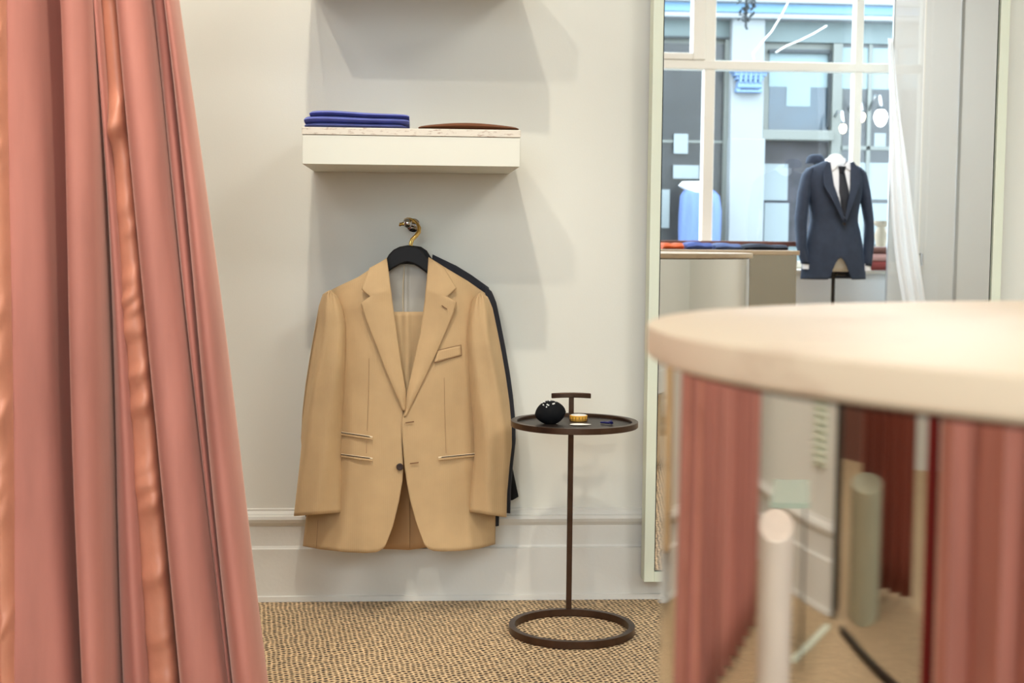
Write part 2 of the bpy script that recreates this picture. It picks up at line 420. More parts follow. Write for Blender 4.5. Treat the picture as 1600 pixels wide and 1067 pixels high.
# ------------------------------------------------------------------ the spotlights and the added fill panels
SPOT_L = ['white ceiling spotlight above the gap between hanging jacket and camera', 'added white spotlight closest to the back wall, brightening its left part', 'white ceiling spotlight in front of the tall wall mirror', 'white ceiling spotlight on the curtain side of the room, nearest the camera']
def spot_fixture(loc, target, lab):
    t = thing('ceiling_spotlight', (loc[0], loc[1], CEIL), lab, 'ceiling light', 'adjustable ceiling spotlights')
    d = (Vector(target)-Vector(loc)).normalized(); p = Vector(loc)
    q = MB(); q.tube([p-d*.13, p-d*.012], .035, 24); q.build('lamp_head', 'white_plastic', t)
    q = MB(); q.tube([p-d*.10, Vector((loc[0], loc[1], CEIL-.004))], .008, 10); q.build('stem', 'white_plastic', t)
    q = MB(); q.lathe([(.045, -.001), (.045, -.012)], (loc[0], loc[1], CEIL), 24); q.build('ceiling_plate', 'white_plastic', t)
for (l, t_, p, a), lab in zip(SPOTS, SPOT_L): spot_fixture(l, t_, lab)
FILL_L = ['added square fill light panel in the middle of the shop', 'added square fill light panel nearest the shop window', 'smaller added square fill light panel behind the pink curtain', 'added square fill light panel in the far bay beyond the left wall']
for (l, sx, sy, p), lab in zip(FILL_PANELS, FILL_L):
    t = thing('fill_light_panel', (l[0], l[1], CEIL), lab, 'ceiling light', 'added square fill light panels')
    q = MB()
    for (x0, x1, y0, y1) in ((-sx/2, sx/2, -sy/2, -sy/2+.03), (-sx/2, sx/2, sy/2-.03, sy/2), (-sx/2, -sx/2+.03, -sy/2+.03, sy/2-.03), (sx/2-.03, sx/2, -sy/2+.03, sy/2-.03)):
        q.box(l[0]+x0, l[0]+x1, l[1]+y0, l[1]+y1, CEIL-.05, CEIL-.001)
    q.build('frame', 'white_plastic', t, smooth=False)
    box('fill_diffuser', (l[0]-sx/2+.03, l[0]+sx/2-.03, l[1]-sy/2+.03, l[1]+sy/2-.03, CEIL-.03, CEIL-.02), 'fill_panel_glow', t)

# ------------------------------------------------------------------ pink velvet curtains, left foreground
YC = -1.12
def curtain_panel(name, pts, m, parent, n=260, nz=60, z0=.01, z1=2.75, wob=.004, seed=1, ph=0):
    """pts: (pixel x at the top edge, pixel x at the bottom edge, depth towards the camera negative)"""
    S = crm(pts, n); rows = []
    for j in range(nz):
        z = z0+(z1-z0)*j/(nz-1); row = []
        for i, (a, b_, d) in enumerate(S):
            T = at(a, 0, YC); B = at(b_, 1067, YC); f = (z-B.z)/(T.z-B.z)
            x = B.x+(T.x-B.x)*f
            d *= 1.5
            x += wob*math.sin(3.1*z+i*.02+seed)*math.sin(PI*min(1, max(0, (2.7-z)/2.7)))
            row.append(Vector((x, YC+d*(1.15-.18*z)+.006*math.sin(5*z+i*.035+seed*2), z)))
        rows.append(row)
    q = MB(); q.grid(rows); return q.build(name, m, parent, angle=None, solid=.004)
t = thing('velvet_curtain', (at(90, 1067, YC).x, YC, 0), 'dusty pink velvet curtain at far left with peach satin edging', 'curtain', 'pink velvet curtains on the left')
curtain_panel('drape', [(-150, -190, .0), (-110, -140, -.05), (-75, -95, .01), (-40, -50, -.05), (-8, 14, .03), (6, 24, -.02), (12, 32, -.055), (38, 75, -.058), (62, 118, -.040), (74, 128, -.005), (86, 134, .020),
    (99, 140, .022), (104, 143, -.02), (109, 150, -.058), (126, 166, -.066), (144, 177, -.050), (149, 181, -.01), (150, 184, .03), (152, 196, .005), (155, 218, -.018), (159, 229, -.012), (160, 233, .02)], 'velvet', t)
# satin facing turned out along the edge, puckered
def satin(name, pts, parent, seed):
    S = crm(pts, 26); rows = []; rnd = random.Random(seed); pk = [(rnd.uniform(.0, 2.7), rnd.uniform(.009, .026), rnd.uniform(.003, .010), rnd.uniform(.1, .8)) for _ in range(75)]
    for j in range(420):
        z = .01+2.74*j/419; row = []
        for i, (a, b_, d) in enumerate(S):
            T = at(a, 0, YC); B = at(b_, 1067, YC); f = (z-B.z)/(T.z-B.z); u = i/25
            bump = sum(am*math.exp(-((z-zc-.05*(u-.3))/w_)**2)*math.exp(-((u-uc)/.33)**2) for zc, w_, am, uc in pk)
            row.append(Vector((B.x+(T.x-B.x)*f, YC+d*(1.15-.18*z)-bump, z)))
        rows.append(row)
    q = MB(); q.grid(rows); return q.build(name, 'satin', parent, angle=None, solid=.003)
satin('satin_facing', [(158, 231, .008), (161, 237, -.004), (167, 250, -.012), (175, 265, -.016), (180, 274, -.010), (182, 278, .01), (181, 277, .05), (176, 270, .10)], t, 3)
t2 = thing('velvet_curtain', (at(340, 1067, YC).x, YC, 0), 'dusty pink velvet curtain nearest the hanging camel jacket', 'curtain', 'pink velvet curtains on the left')
curtain_panel('drape', [(170, 262, .14), (181, 277, .13), (185, 283, .05), (187, 286, -.005), (194, 297, -.035), (208, 320, -.045), (222, 344, -.034), (229, 353, -.012), (232, 357, .02), (235, 357.5, .012), (242, 358, -.004),
    (250, 360, -.006), (254, 361, .012), (255, 362, .025), (258, 368, -.01), (264, 384, -.034), (270, 400, -.034), (275, 412, -.006), (274, 410, .04), (258, 385, .08), (235, 350, .12)], 'velvet', t2)
t3 = thing('velvet_curtain', (at(-5, 1067, YC-.1).x, YC-.08, 0), 'pink curtain edge with crinkled satin border at the left picture border', 'curtain', 'pink velvet curtains on the left')
q = None
YC -= .10
curtain_panel('drape', [(-130, -140, .02), (-90, -90, -.03), (-60, -55, .01), (-35, -28, -.04), (-14, -8, -.03), (-8, 4, -.01)], 'velvet', t3, n=90)
satin('satin_border', [(-9, 2, -.012), (-5, 8, -.022), (0, 14, -.02), (4, 21, -.008), (6, 24, .012), (4, 20, .04)], t3, 9)
YC += .10
# generic gathered curtain between two plan points
def gathered(name, p0, p1, zt, zb_, folds, amp, m, parent, flare=1.0, seed=0):
    rnd = random.Random(seed); P0, P1 = Vector(p0), Vector(p1); d = (P1-P0); L = d.length; d.normalize(); nn = Vector((-d.y, d.x)); n = folds*14; rows = []
    phs = [rnd.uniform(.7, 1.3) for _ in range(folds+1)]
    for j in range(24):
        v = j/23; z = zt+(zb_-zt)*v; row = []
        for i in range(n+1):
            u = i/n; a = amp*phs[int(u*folds)]*(.7+.5*v); s = u*folds*2*PI
            q_ = P0+d*(L*(.5+(u-.5)*(1+(flare-1)*v)))+d*(amp*.35*math.sin(2*s))+nn*(a*math.sin(s+.3*math.sin(3*v+seed)))
            row.append(Vector((q_.x, q_.y, z)))
        rows.append(row)
    q = MB(); q.grid(rows); return q.build(name, m, parent, angle=None, solid=.004)

# ------------------------------------------------------------------ wall shelves
SH = dict(x0=-.2545, x1=.2465, z0=1.115, z1=1.1815, zt=1.1995, d=-.385)
def shelf(dz, label):
    t = thing('floating_shelf', ((SH['x0']+SH['x1'])/2, 0, SH['z0']+dz), label, 'shelf', None)
    box('shelf_box', (SH['x0'], SH['x1'], SH['d'], -.001, SH['z0']+dz, SH['z1']+dz), 'cream_paint', t, bevel=.0012)
    box('stone_top', (SH['x0']-.001, SH['x1']+.001, SH['d']-.002, -.001, SH['z1']+dz+.0008, SH['zt']+dz), 'travertine', t, bevel=.0015)
shelf(0, 'cream floating shelf with travertine top above the camel jacket')
shelf(.452, 'upper cream shelf at the top edge of the picture, only its underside visible')
def folded(name, x0, x1, y0, y1, zfn, h, m, label, group=None, taper=.02):
    """folded cloth: rounded thick slab that follows zfn(x) underneath and h(u) thick"""
    nx, nr = 44, 18; rows = []; cx, cy = (x0+x1)/2, (y0+y1)/2
    q = MB(); V = []; ny = 14
    for i in range(nx):
        u = i/(nx-1); x = x0+(x1-x0)*u; e = max(0.0, 1-abs(2*u-1)**10)
        ring = []; H = h(u)*(.62+.38*e**.5); zb2 = zfn(u)
        for k in range(ny):
            v = k/(ny-1); ring.append(Vector((x, y0+(y1-y0)*v, zb2+H*.5+H*.5*(1-abs(2*v-1)**12)**.5)))
        for k in range(ny-1, -1, -1):
            v = k/(ny-1); ring.append(Vector((x, y0+(y1-y0)*v, zb2+H*.5-H*.5*(1-abs(2*v-1)**12)**.5)))
        rows.append(ring)
    q.grid(rows, True, True); o = q.build(name, m, None, angle=1.0); return tag(o, label, 'folded clothes', group)
zt = SH['zt']+.001
wv = lambda u: .0016*math.sin(7*u+.5)+.003*math.sin(PI*u)
folded('folded_trousers', -.2505, -.0165, -.375, -.09, lambda u: zt, lambda u: .0095+wv(u)*.6-.002*(u > .97), 'blue_wool', 'royal blue folded cloth lying directly on the shelf stone, lowest of three', 'blue folded cloths')
folded('folded_trousers', -.2515, -.0095, -.378, -.09, lambda u: zt+.0098+wv(u)*.6, lambda u: .0165-.004*u, 'blue_wool', 'thick royal blue folded cloth in the middle of the stack of three', 'blue folded cloths')
folded('folded_trousers', -.2395, -.0100, -.372, -.09, lambda u: zt+.0265+wv(u)*.9-.004*u, lambda u: .0120-.002*u, 'blue_wool', 'royal blue folded cloth on top of the stack of three', 'blue folded cloths')
folded('folded_trousers', .0110, .2440, -.372, -.10, lambda u: zt, lambda u: .0065+.0095*math.sin(PI*min(1, u*.93+.06))**1.2+.002*u, 'brown_wool', 'brown folded cloth lying flat at the right of the shelf')

# ------------------------------------------------------------------ wall knob, hangers
t = thing('coat_hook', tuple(at(646, 352, 0)), 'chrome coat knob with brass tip on the wall above the jacket', 'coat hook')
p0 = at(646, 352, 0); p1 = at(636.5, 348.7, -.085)
q = MB(); q.lathe([(.0, -.008), (.012, -.008), (.0175, -.005), (.0175, -.0005)], p0, 32, axis='y'); q.build('back_plate', 'chrome', t)
pm = p0.lerp(p1, .8)
q = MB(); q.tube([p0+Vector((0, -.006, 0)), p0.lerp(p1, .45), pm], [.006, .0045, .006], 16); q.build('stem', 'chrome', t)
q = MB(); q.lathe([(.0118*math.sin(a*PI/14), -.0118*math.cos(a*PI/14)) for a in range(15)], p1, 28); q.build('ball', 'chrome', t)
pn = at(624.5, 350.8, -.09); q = MB(); q.tube([p1+(pn-p1).normalized()*.009, p1.lerp(pn, .75), pn, pn+Vector((-.001, 0, .0005))], [.006, .004, .0052, .004], 14); q.build('tip', 'brass', t)

def hanger(poly, Y, th, label, hook, hm):
    c = at(640, 400, Y)
    t = thing('coat_hanger', tuple(c), label, 'hanger')
    P = [at(x, y, Y) for x, y in poly]
    q = MB(); q.prism([(p.x, p.z) for p in P], Y-th, Y+th); o = q.build('shoulder_piece', 'black_wood', t, smooth=False, bevel=.004)
    q = MB(); q.tube(hook, .0034, 14); q.build('hook', hm, t)
HP = [(572, 433), (580, 426), (604, 404), (608, 397), (615, 390), (624, 385.5), (637, 383), (650, 385), (659, 391), (664, 399), (668, 405), (690, 422), (706, 434), (706, 444), (696, 440), (669, 428.5), (656, 418.5), (646, 412.5), (636, 410), (626, 413), (616, 418.5), (605, 426), (580, 440), (572, 443)]
hk = [(641, 386, -.155), (641, 380, -.155), (643, 374, -.152), (649, 368, -.146), (653.5, 362, -.138), (654, 355, -.128), (651, 348.5, -.115), (646, 344, -.098), (640.5, 342.0, -.085), (636.5, 341.8, -.072), (633, 343.5, -.062)]
hanger(HP, -.143, .012, 'black wooden coat hanger with brass hook holding the camel jacket', [at(p[0], p[1], p[2]+.012*(1-i/10)) for i, p in enumerate(hk)], 'brass')
HP2 = [(x+8, y+.5) for x, y in HP]
hanger(HP2, -.060, .009, 'second black hanger half hidden behind the front one', [at(x+2, y+1, Y*.45-.002) for x, y, Y in hk[:7]]+[at(640, 345, -.036), at(636, 345.5, -.034)], 'brass')

# ------------------------------------------------------------------ jackets
def jacket(root, M, inner, full=True, y0=0.0, sleeves=True):
    yf = lambda u, v: -.103-.100*(1-(1-u)**3)*min(1, .78+v*2.2)    # u: 0 side seam, 1 front edge
    # fronts
    patch('front_panel', T=[(511, 457), (530, 447), (560, 433), (604, 404)], B=[(474, 853), (500, 858), (540, 862.5), (572, 864), (588, 862.5), (596, 859), (602, 853)],
          L=[(511, 457), (503, 480), (500, 540), (499, 620), (492, 700), (482, 780), (474, 853)], R=[(604, 404), (606, 440), (613, 480), (621, 540), (629, 610), (630, 650), (628, 690), (630, 728), (629, 750), (623, 785), (614, 822), (602, 853)],
          dep=lambda u, v: yf(u, v)+.004*math.sin(9*v+3*u)*u*(1-u)*2-.006*math.exp(-((u-.33-.1*v)/.06)**2)*v, m=M, parent=root, nu=40, nv=70, y0=y0)
    patch('front_panel', T=[(670, 402), (700, 421), (730, 439), (757, 458)], B=[(663, 851), (669, 857), (677, 860.5), (692, 861.5), (720, 860.5), (748, 857), (773, 850)],
          L=[(670, 402), (668, 440), (662, 480), (655, 540), (642, 600), (633, 635), (627.5, 660), (629, 690), (632, 728), (636, 756), (641, 782), (650, 815), (663, 851)], R=[(757, 458), (764, 480), (768, 540), (770, 620), (772, 700), (774, 780), (773, 850)],
          dep=lambda u, v: yf(1-u, v)-.005+.004*math.sin(8*v+4*u)*u*(1-u)*2-.006*math.exp(-((u-.68)/.06)**2)*v, m=M, parent=root, nu=40, nv=70, y0=y0)
    # back, seen at the vent between the fronts and as lining at the neck
    patch('back_panel', T=[(522, 462), (580, 432), (604, 420), (636, 415), (668, 420), (700, 434), (746, 462)], B=[(478, 851), (560, 856), (602, 857.5), (640, 859), (668, 855), (700, 854), (770, 849)],
          L=[(522, 462), (505, 600), (478, 851)], R=[(746, 462), (768, 600), (770, 849)], dep=lambda u, v: -.093+.012*math.sin(PI*u)*v, m=inner, parent=root, nu=30, nv=40, y0=y0)
    if sleeves:
        def sleeve(outer, inner_, sgn, yc):
            O = pl(outer, 60); I = pl(inner_, 60); q = MB(); rows = []
            for j in range(60):
                v = j/59; row = []; A, B_ = (O[j], I[j]) if sgn > 0 else (I[j], O[j])
                dd = .020+.034*min(1, v*4)**.6; yy = yc+.02*(v-.4)
                for k in range(48):
                    a = 2*PI*k/48; s = .5-.5*math.cos(a)          # 0 at A side, 1 at B side
                    o_ = s if sgn > 0 else 1-s                     # 0 outer edge
                    fr = math.sin(a)
                    crease = (1/(1+math.exp(-((.04+.24*max(0, 1-abs(v-.22)*1.55))-o_)/.022)))*min(1, v*6)*max(0, min(1, (.80-v)*4))
                    fold = .004*math.sin(11*o_+6*v)*min(1, v*3)
                    vtop = .0045*math.exp(-v*16)*math.sin(o_*30)
                    Y = yy-dd*(abs(fr)**.8)*(1 if fr > 0 else -1)+(crease*.026+fold+vtop)*(1 if fr > 0 else 0)
                    x = A[0]+(B_[0]-A[0])*s; y = A[1]+(B_[1]-A[1])*s
                    x2, y2 = exec_warp[0](x, y); row.append(at(x2, y2, Y*YS[0]+y0))
                rows.append(row)
            q.grid(rows, True); return q.build('sleeve', M, root, angle=None, solid=.003)
        sleeve([(515, 454), (505, 460), (499, 478), (494, 505), (486, 550), (478, 600), (473, 645), (471, 685), (472, 696), (468, 735), (463, 780), (460, 806)],
               [(517, 454), (527, 464), (534, 480), (539.5, 505), (540, 535), (538.5, 580), (536.5, 620), (534, 665), (532.5, 710), (533, 750), (533, 780), (533.5, 800.5)], 1, -.165)
        sleeve([(752, 457), (762, 465), (769, 482), (775, 510), (783, 550), (790, 590), (795.5, 630), (799, 670), (799, 695), (795, 730), (791.5, 770), (790.5, 808)],
               [(749, 458), (741, 466), (735.5, 482), (731.5, 510), (730.5, 545), (733.5, 590), (737, 630), (741, 670), (742.5, 705), (739, 740), (735, 770), (731.5, 799)], -1, -.165)
    # lapels and collar
    lap = lambda e: (lambda u, v: -.209-.009*math.sin(PI*min(1, u*.8))+.022*max(0, 1-v*5)+.004*max(0, v*8-7)+(.004 if e else -.001))
    patch('lapel', T=[(604, 403), (592, 411), (578, 419)], B=[(633, 640), (631.5, 641), (630, 641.5)], L=[(604, 403), (607, 424), (613, 472), (620, 522), (627, 573), (633.5, 612), (633, 640)],
          R=[(578, 419), (565, 452), (578.5, 463.5), (564, 474), (571, 497), (580.5, 522), (590, 545), (600, 571), (610, 595), (620, 618), (630, 641.5)], dep=lap(0), m=M, parent=root, nu=18, nv=110, solid=.004, y0=y0)
    patch('lapel', T=[(670, 402), (682, 411), (694, 421)], B=[(631, 653), (633, 650), (635, 648)], L=[(670, 402), (668, 427), (663.5, 472), (656.5, 522), (647, 565), (637, 612), (631, 653)],
          R=[(694, 421), (713, 450.5), (698, 463.5), (713, 472), (708.5, 489), (698, 515), (684.6, 545), (667.7, 581.5), (649.5, 618), (635, 648)], dep=lap(1), m=M, parent=root, nu=18, nv=110, solid=.004, y0=y0-.004)

J = thing('camel_jacket', tuple(at(636, 860, -.15)), 'camel corduroy suit jacket hanging open on a wooden hanger', 'jacket')
# corduroy: fine vertical wales
m = MATS['camel']; nt = m.node_tree; b = nt.nodes['Principled BSDF']
tc = N(nt, 'ShaderNodeTexCoord'); sp = N(nt, 'ShaderNodeSeparateXYZ'); nt.links.new(tc.outputs['Object'], sp.inputs[0])
wl = math_n(nt, 'SINE', math_n(nt, 'MULTIPLY', sp.outputs[0], 2600)); nz_ = N(nt, 'ShaderNodeTexNoise'); nz_.inputs['Scale'].default_value = 9; nt.links.new(tc.outputs['Object'], nz_.inputs['Vector'])
bp = N(nt, 'ShaderNodeBump'); bp.inputs['Strength'].default_value = .25; bp.inputs['Distance'].default_value = .0006; nt.links.new(wl, bp.inputs['Height'])
bp2 = N(nt, 'ShaderNodeBump'); bp2.inputs['Strength'].default_value = .45; bp2.inputs['Distance'].default_value = .012; nt.links.new(nz_.outputs['Fac'], bp2.inputs['Height']); nt.links.new(bp.outputs[0], bp2.inputs['Normal'])
nt.links.new(bp2.outputs[0], b.inputs['Normal'])
jacket(J, 'camel', 'camel_inside')
JY = -.2035
def strip(name, pts, w_, m, parent, Y, th=.0012, close=False):
    """thin raised strip following pixel points on the cloth; Y may be a list"""
    P = [at(x, y, Y[i] if isinstance(Y, (list, tuple)) else Y) for i, (x, y) in enumerate(pts)]
    q = MB(); q.tube(P, w_, 6, sy=1.0); return q.build(name, m, parent)
LB = {-1: ([(511, 457), (503, 480), (500, 540), (499, 620), (492, 700), (482, 780), (474, 853)], [(604, 404), (606, 440), (613, 480), (621, 540), (629, 610), (630, 650), (628, 690), (630, 728), (629, 750), (623, 785), (614, 822), (602, 853)]),
      1: ([(670, 402), (668, 440), (662, 480), (655, 540), (642, 600), (633, 635), (627.5, 660), (629, 690), (632, 728), (636, 756), (641, 782), (650, 815), (663, 851)], [(757, 458), (764, 480), (768, 540), (770, 620), (772, 700), (774, 780), (773, 850)])}
def xat(P, y):
    for (a, b_), (c, d) in zip(P, P[1:]):
        if y <= d: return a+(c-a)*(y-b_)/(d-b_)
    return P[-1][0]
def fy(x, y, side, off=.003):     # depth of the front cloth at a point on it
    a, b_ = xat(LB[side][0], y), xat(LB[side][1], y); u = max(0, min(1, (x-a)/(b_-a)))
    if side > 0: u = 1-u
    return -.103-.100*(1-(1-u)**3)-(.005 if side > 0 else 0)-off-.004
def seam(pts, side, w_=.0006, m='thread', name='seam', off=.0045): strip(name, pts, w_, m, J, [fy(x, y, side, off) for x, y in pts])
# grey lining at the back of the neck
NK = thing('camel_trousers', tuple(at(640, 600, -.14)), 'camel trousers folded inside the jacket, waist showing between the lapels', 'trousers')
patch('lining', T=[(600, 416), (618, 414), (636, 412), (652, 414), (672, 418)], B=[(604, 520), (636, 520), (668, 520)], L=[(600, 416), (604, 520)], R=[(672, 418), (668, 520)],
      dep=lambda u, v: -.112-.006*math.exp(-((u-.47)/.05)**2)-.003*math.sin(9*u+4*v), m='grey_lining', parent=J, nu=40, nv=14)
strip('lining_seam', [(632, 416), (630, 440), (629.5, 470), (630.5, 496)], .0011, 'thread_pale', J, -.121)
q = MB()
patch('trouser_front', T=[(604, 487), (636, 487.2), (666, 487)], B=[(610, 700), (636, 700), (662, 700)], L=[(604, 487), (610, 700)], R=[(666, 487), (662, 700)],
      dep=lambda u, v: -.176-.008*math.exp(-((u-.51)/.10)**2)-.004*math.sin(PI*u)-.004*math.exp(-((u-.3)/.08)**2)*v, m='camel', parent=NK, nu=40, nv=30)
strip('crease', [(637, 492), (636.5, 540), (636, 600)], .0005, 'thread_pale', NK, -.1885)
strip('lapel_edge_shade', [(578, 419), (565, 452), (578.5, 463.5), (564, 474), (571, 497), (580.5, 522), (590, 545), (600, 571), (610, 595), (620, 618), (629, 639)], .0008, 'camel_inside', J, [-.192, -.205, -.2095, -.2095]+[-.2095]*7)  # darker strips draw the shading along the lapel edges and notches
strip('lapel_edge_shade', [(694, 421), (713, 450.5), (698, 463.5), (713, 472), (708.5, 489), (698, 515), (684.6, 545), (667.7, 581.5), (649.5, 618), (636, 646)], .0008, 'camel_inside', J, [-.192, -.205, -.2105, -.2105]+[-.2105]*6)
# pockets
def jet(x0, y0_, x1, y1, side, flip):
    rows = [(x0+(x1-x0)*k/12, y0_+(y1-y0_)*k/12) for k in range(13)]
    pk = MB(); pk.tube([at(x, y, fy(x, y, side, .0035)) for x, y in rows], .0024, 8, sy=.5); o = pk.build('pocket', 'thread_pale', J)
    pk = MB(); pk.tube([at(x, y, fy(x, y, side, .0052)) for x, y in rows[:-1 if not flip else None][1 if flip else 0:]], .0011, 6); pk.build('pocket_opening', 'horn', o)
    pk = MB(); pk.tube([at(x, y+3.1, fy(x, y, side, .0045)) for x, y in rows], .0017, 6, sy=.6); pk.build('pocket_welt', 'camel', o)
jet(533, 675.6, 582, 683.0, -1, False); jet(533, 710.0, 582, 716.5, -1, False); jet(685, 715, 742, 709.2, 1, True)
patch('breast_pocket', T=[(684.5, 548), (702, 543.5), (720, 539.3)], B=[(678, 566.8), (700, 560.5), (720.8, 554.8)], L=[(684.5, 548), (678, 566.8)], R=[(720, 539.3), (720.8, 554.8)],
      dep=lambda u, v: fy(682+38*u, 553, 1, .0045), m='camel', parent=J, nu=10, nv=6, solid=.003)
seam([(684, 547.6), (702, 543), (720.3, 538.8), (721.3, 555)], 1, .0007, 'thread', off=.0065)
seam([(678, 567.2), (700, 561), (721.3, 555.2)], 1, .0004, 'thread', off=.0065)
# darts, gorge seams, side seams, buttonholes, button
seam([(576.5, 560), (575.5, 620), (573.5, 673)], -1, .00035); seam([(573, 688), (572.5, 708)], -1, .00035)
seam([(694, 590), (695, 650), (697, 708)], 1, .00035)
strip('seam', [(578.5, 463.5), (592, 452), (605, 443)], .0004, 'thread', J, [-.2165, -.213, -.203])
strip('seam', [(698, 463.5), (685, 452), (671, 442)], .0004, 'thread', J, [-.2175, -.214, -.204])
strip('buttonhole', [(690, 477), (694, 480), (698.6, 483)], .0011, 'thread', J, -.2235)
strip('buttonhole', [(633.5, 660.6), (640, 659.6), (646.8, 658.6)], .0013, 'thread', J, fy(640, 660, 1, .004))
strip('buttonhole', [(640.5, 724.2), (647, 723.4), (654, 722.4)], .0013, 'thread', J, fy(647, 724, 1, .004))
q = MB(); c = at(624.8, 729.4, fy(625, 729, -1, .004)); q.lathe([(.0, -.0032), (.0035, -.0028), (.0055, -.0034), (.0078, -.0030), (.0090, -.0012), (.0086, .001), (.0, .0016)], c, 26, axis='y'); q.build('button', 'horn', J)
strip('seam', [(497, 812), (495.5, 835), (494, 857)], .0004, 'thread', J, [-.152, -.150, -.150])
strip('seam', [(766, 812), (766.5, 830), (767, 851)], .0004, 'thread', J, [-.123, -.121, -.119])
strip('seam', [(640, 770), (640.5, 815), (640, 857)], .0005, 'thread', J, -.088)

def pw(pairs):
    def fn(y):
        for (a, b_), (c, d) in zip(pairs, pairs[1:]):
            if y <= c: return b_+(d-b_)*(y-a)/(c-a)
        return pairs[-1][1]+(y-pairs[-1][0])
    return fn
g = pw([(380, 372), (400, 396), (425, 415), (459, 450), (600, 592), (808, 802), (864, 828)])
exec_warp[0] = lambda x, y: (x+(6 if x > 640 else 6+12*max(0, min(1, (640-x)/60))), g(y)+(0 if x > 640 else 7*min(1, (640-x)/60)))
D1 = thing('dark_jacket', tuple(at(645, 825, -.06)), 'dark charcoal jacket hanging close behind the camel jacket', 'jacket')
YS[0] = .36
jacket(D1, 'charcoal_cloth', 'charcoal_cloth', y0=-.006)
YS[0] = 1.0
exec_warp[0] = lambda x, y: (x, y)
# black garment nearest the wall: its sleeve shows beside the camel cuff
t = thing('black_coat', tuple(at(700, 780, -.03)), 'black garment behind both jackets, flared cuff showing at right', 'coat')
patch('back_panel', T=[(560, 450), (640, 415), (756, 470)], B=[(520, 790), (640, 800), (770, 790)], L=[(560, 450), (520, 790)], R=[(756, 470), (770, 790)], dep=lambda u, v: -.032, m='black_cloth', parent=t, nu=12, nv=16)
patch('sleeve', T=[(740, 470), (755, 462), (768, 480)], B=[(784, 781), (800, 781.5), (809.5, 776)], L=[(740, 470), (750, 600), (780, 720), (784, 781)], R=[(768, 480), (786, 600), (795, 705), (803, 745), (809.5, 776)], dep=lambda u, v: -.034-.016*math.sin(PI*u), m='black_cloth', parent=t, nu=14, nv=30)

# ------------------------------------------------------------------ occasional table with T handle
TC = Vector((.388, -.327, 0)); R_ = .1525; PX, PY = .3965, -.180
t = thing('tray_table', (TC.x, TC.y, 0), 'round bronze tray table on a ring foot with a T-shaped handle', 'side table')
q = MB(); q.lathe([(R_, .001), (R_, .0185), (R_-.0145, .0185), (R_-.0145, .001)], (TC.x, TC.y, 0), 128); 
n_ = 128; V = q.v; q.f = q.f[:-2]; 
q.f += [(3*n_+k, 3*n_+(k+1) % n_, (k+1) % n_, k) for k in range(n_)]
q.build('ring_foot', 'bronze', t, angle=.6, bevel=0)
TZ = .5155
q = MB(); q.lathe([(0, -.0145), (R_-.002, -.0145), (R_, -.013), (R_, -.0008), (R_-.001, 0), (R_-.0125, 0), (R_-.0145, -.002), (R_-.0150, -.0085), (0, -.0085)], (TC.x, TC.y, TZ), 128)
q.build('tray', 'bronze', t, angle=.5)
q = MB(); q.lathe([(0, -.0084), (R_-.0152, -.0084), (R_-.0152, -.0078), (0, -.0078)], (TC.x, TC.y, TZ), 96); q.build('tray_surface', 'bronze_dark', t, angle=.5)
box('pole', (PX-.0068, PX+.0068, PY-.0045, PY+.0045, .018, TZ-.014), 'bronze', t, bevel=.001)
zh = at(895, 613, PY).z
q = MB(); q.box(PX-.0062, PX+.0062, PY-.0045, PY+.0045, TZ-.012, zh-.012); q.build('handle_stem', 'bronze', t, smooth=False, bevel=.001)
q = MB(); pts = []
rows = []
for k in range(17):
    a = -1+2*k/16; x = PX+a*.0495; zz = zh-.0015*a*a*2; yy = PY+.010*a*a-.004
    rows.append([Vector((x, yy-.006, zz-.0125)), Vector((x, yy+.006, zz-.0125)), Vector((x, yy+.006, zz)), Vector((x, yy-.006, zz))])
q.grid(rows, True, True); q.build('handle_bar', 'bronze', t, smooth=False, bevel=.0015)
TS = TZ-.0074
# pincushion
c = atz(860, 662, TS); c.y -= .0
t = thing('pincushion', tuple(c), 'black lemon-shaped pincushion stuck with white pins on the tray', 'pincushion')
q = MB(); rows = []
HX, RR = .0375, .0285
for i in range(25):
    s = -1+2*i/24; r_ = RR*(max(0, 1-abs(s)**2.2))**.66+.0018*(1-abs(s)); row = []
    for k in range(28):
        a = 2*PI*k/28; zz = math.sin(a)*r_*(1.0 if math.sin(a) > 0 else .93)
        row.append(Vector((c.x+s*HX*1.0, c.y+.004+math.cos(a)*r_, c.z+.0256+zz+.003*s*s*s)))
    rows.append(row)
q.grid(rows, True, True); q.build('cushion', 'black_cloth', t, angle=1.2)
q = MB(); q.lathe([(.0, .0002), (.013, .0002), (.015, .002), (.013, .005), (0, .006)], (c.x, c.y+.004, c.z), 28); q.build('base', 'black_cloth', t)
for i, (px, py) in enumerate([(847, 629), (849, 632.5), (852, 629), (856, 628), (855, 632), (857, 633), (861, 630), (864, 631), (862, 627.5), (866, 630.5), (850, 627.5), (854, 636), (868, 628.5), (859, 626)]):
    yy = c.y+.004-(.022 if py > 630 else .006); p = at(px, py, yy); q = MB(); cc = Vector((c.x, c.y+.004, c.z+.022)); dirn = (p-cc).normalized()
    q.tube([p-dirn*.007, p], .0004, 5); q.lathe([(.0019*math.sin(a*PI/6), -.0019*math.cos(a*PI/6)) for a in range(7)], p, 10); q.build('pin', 'white_plastic', t)
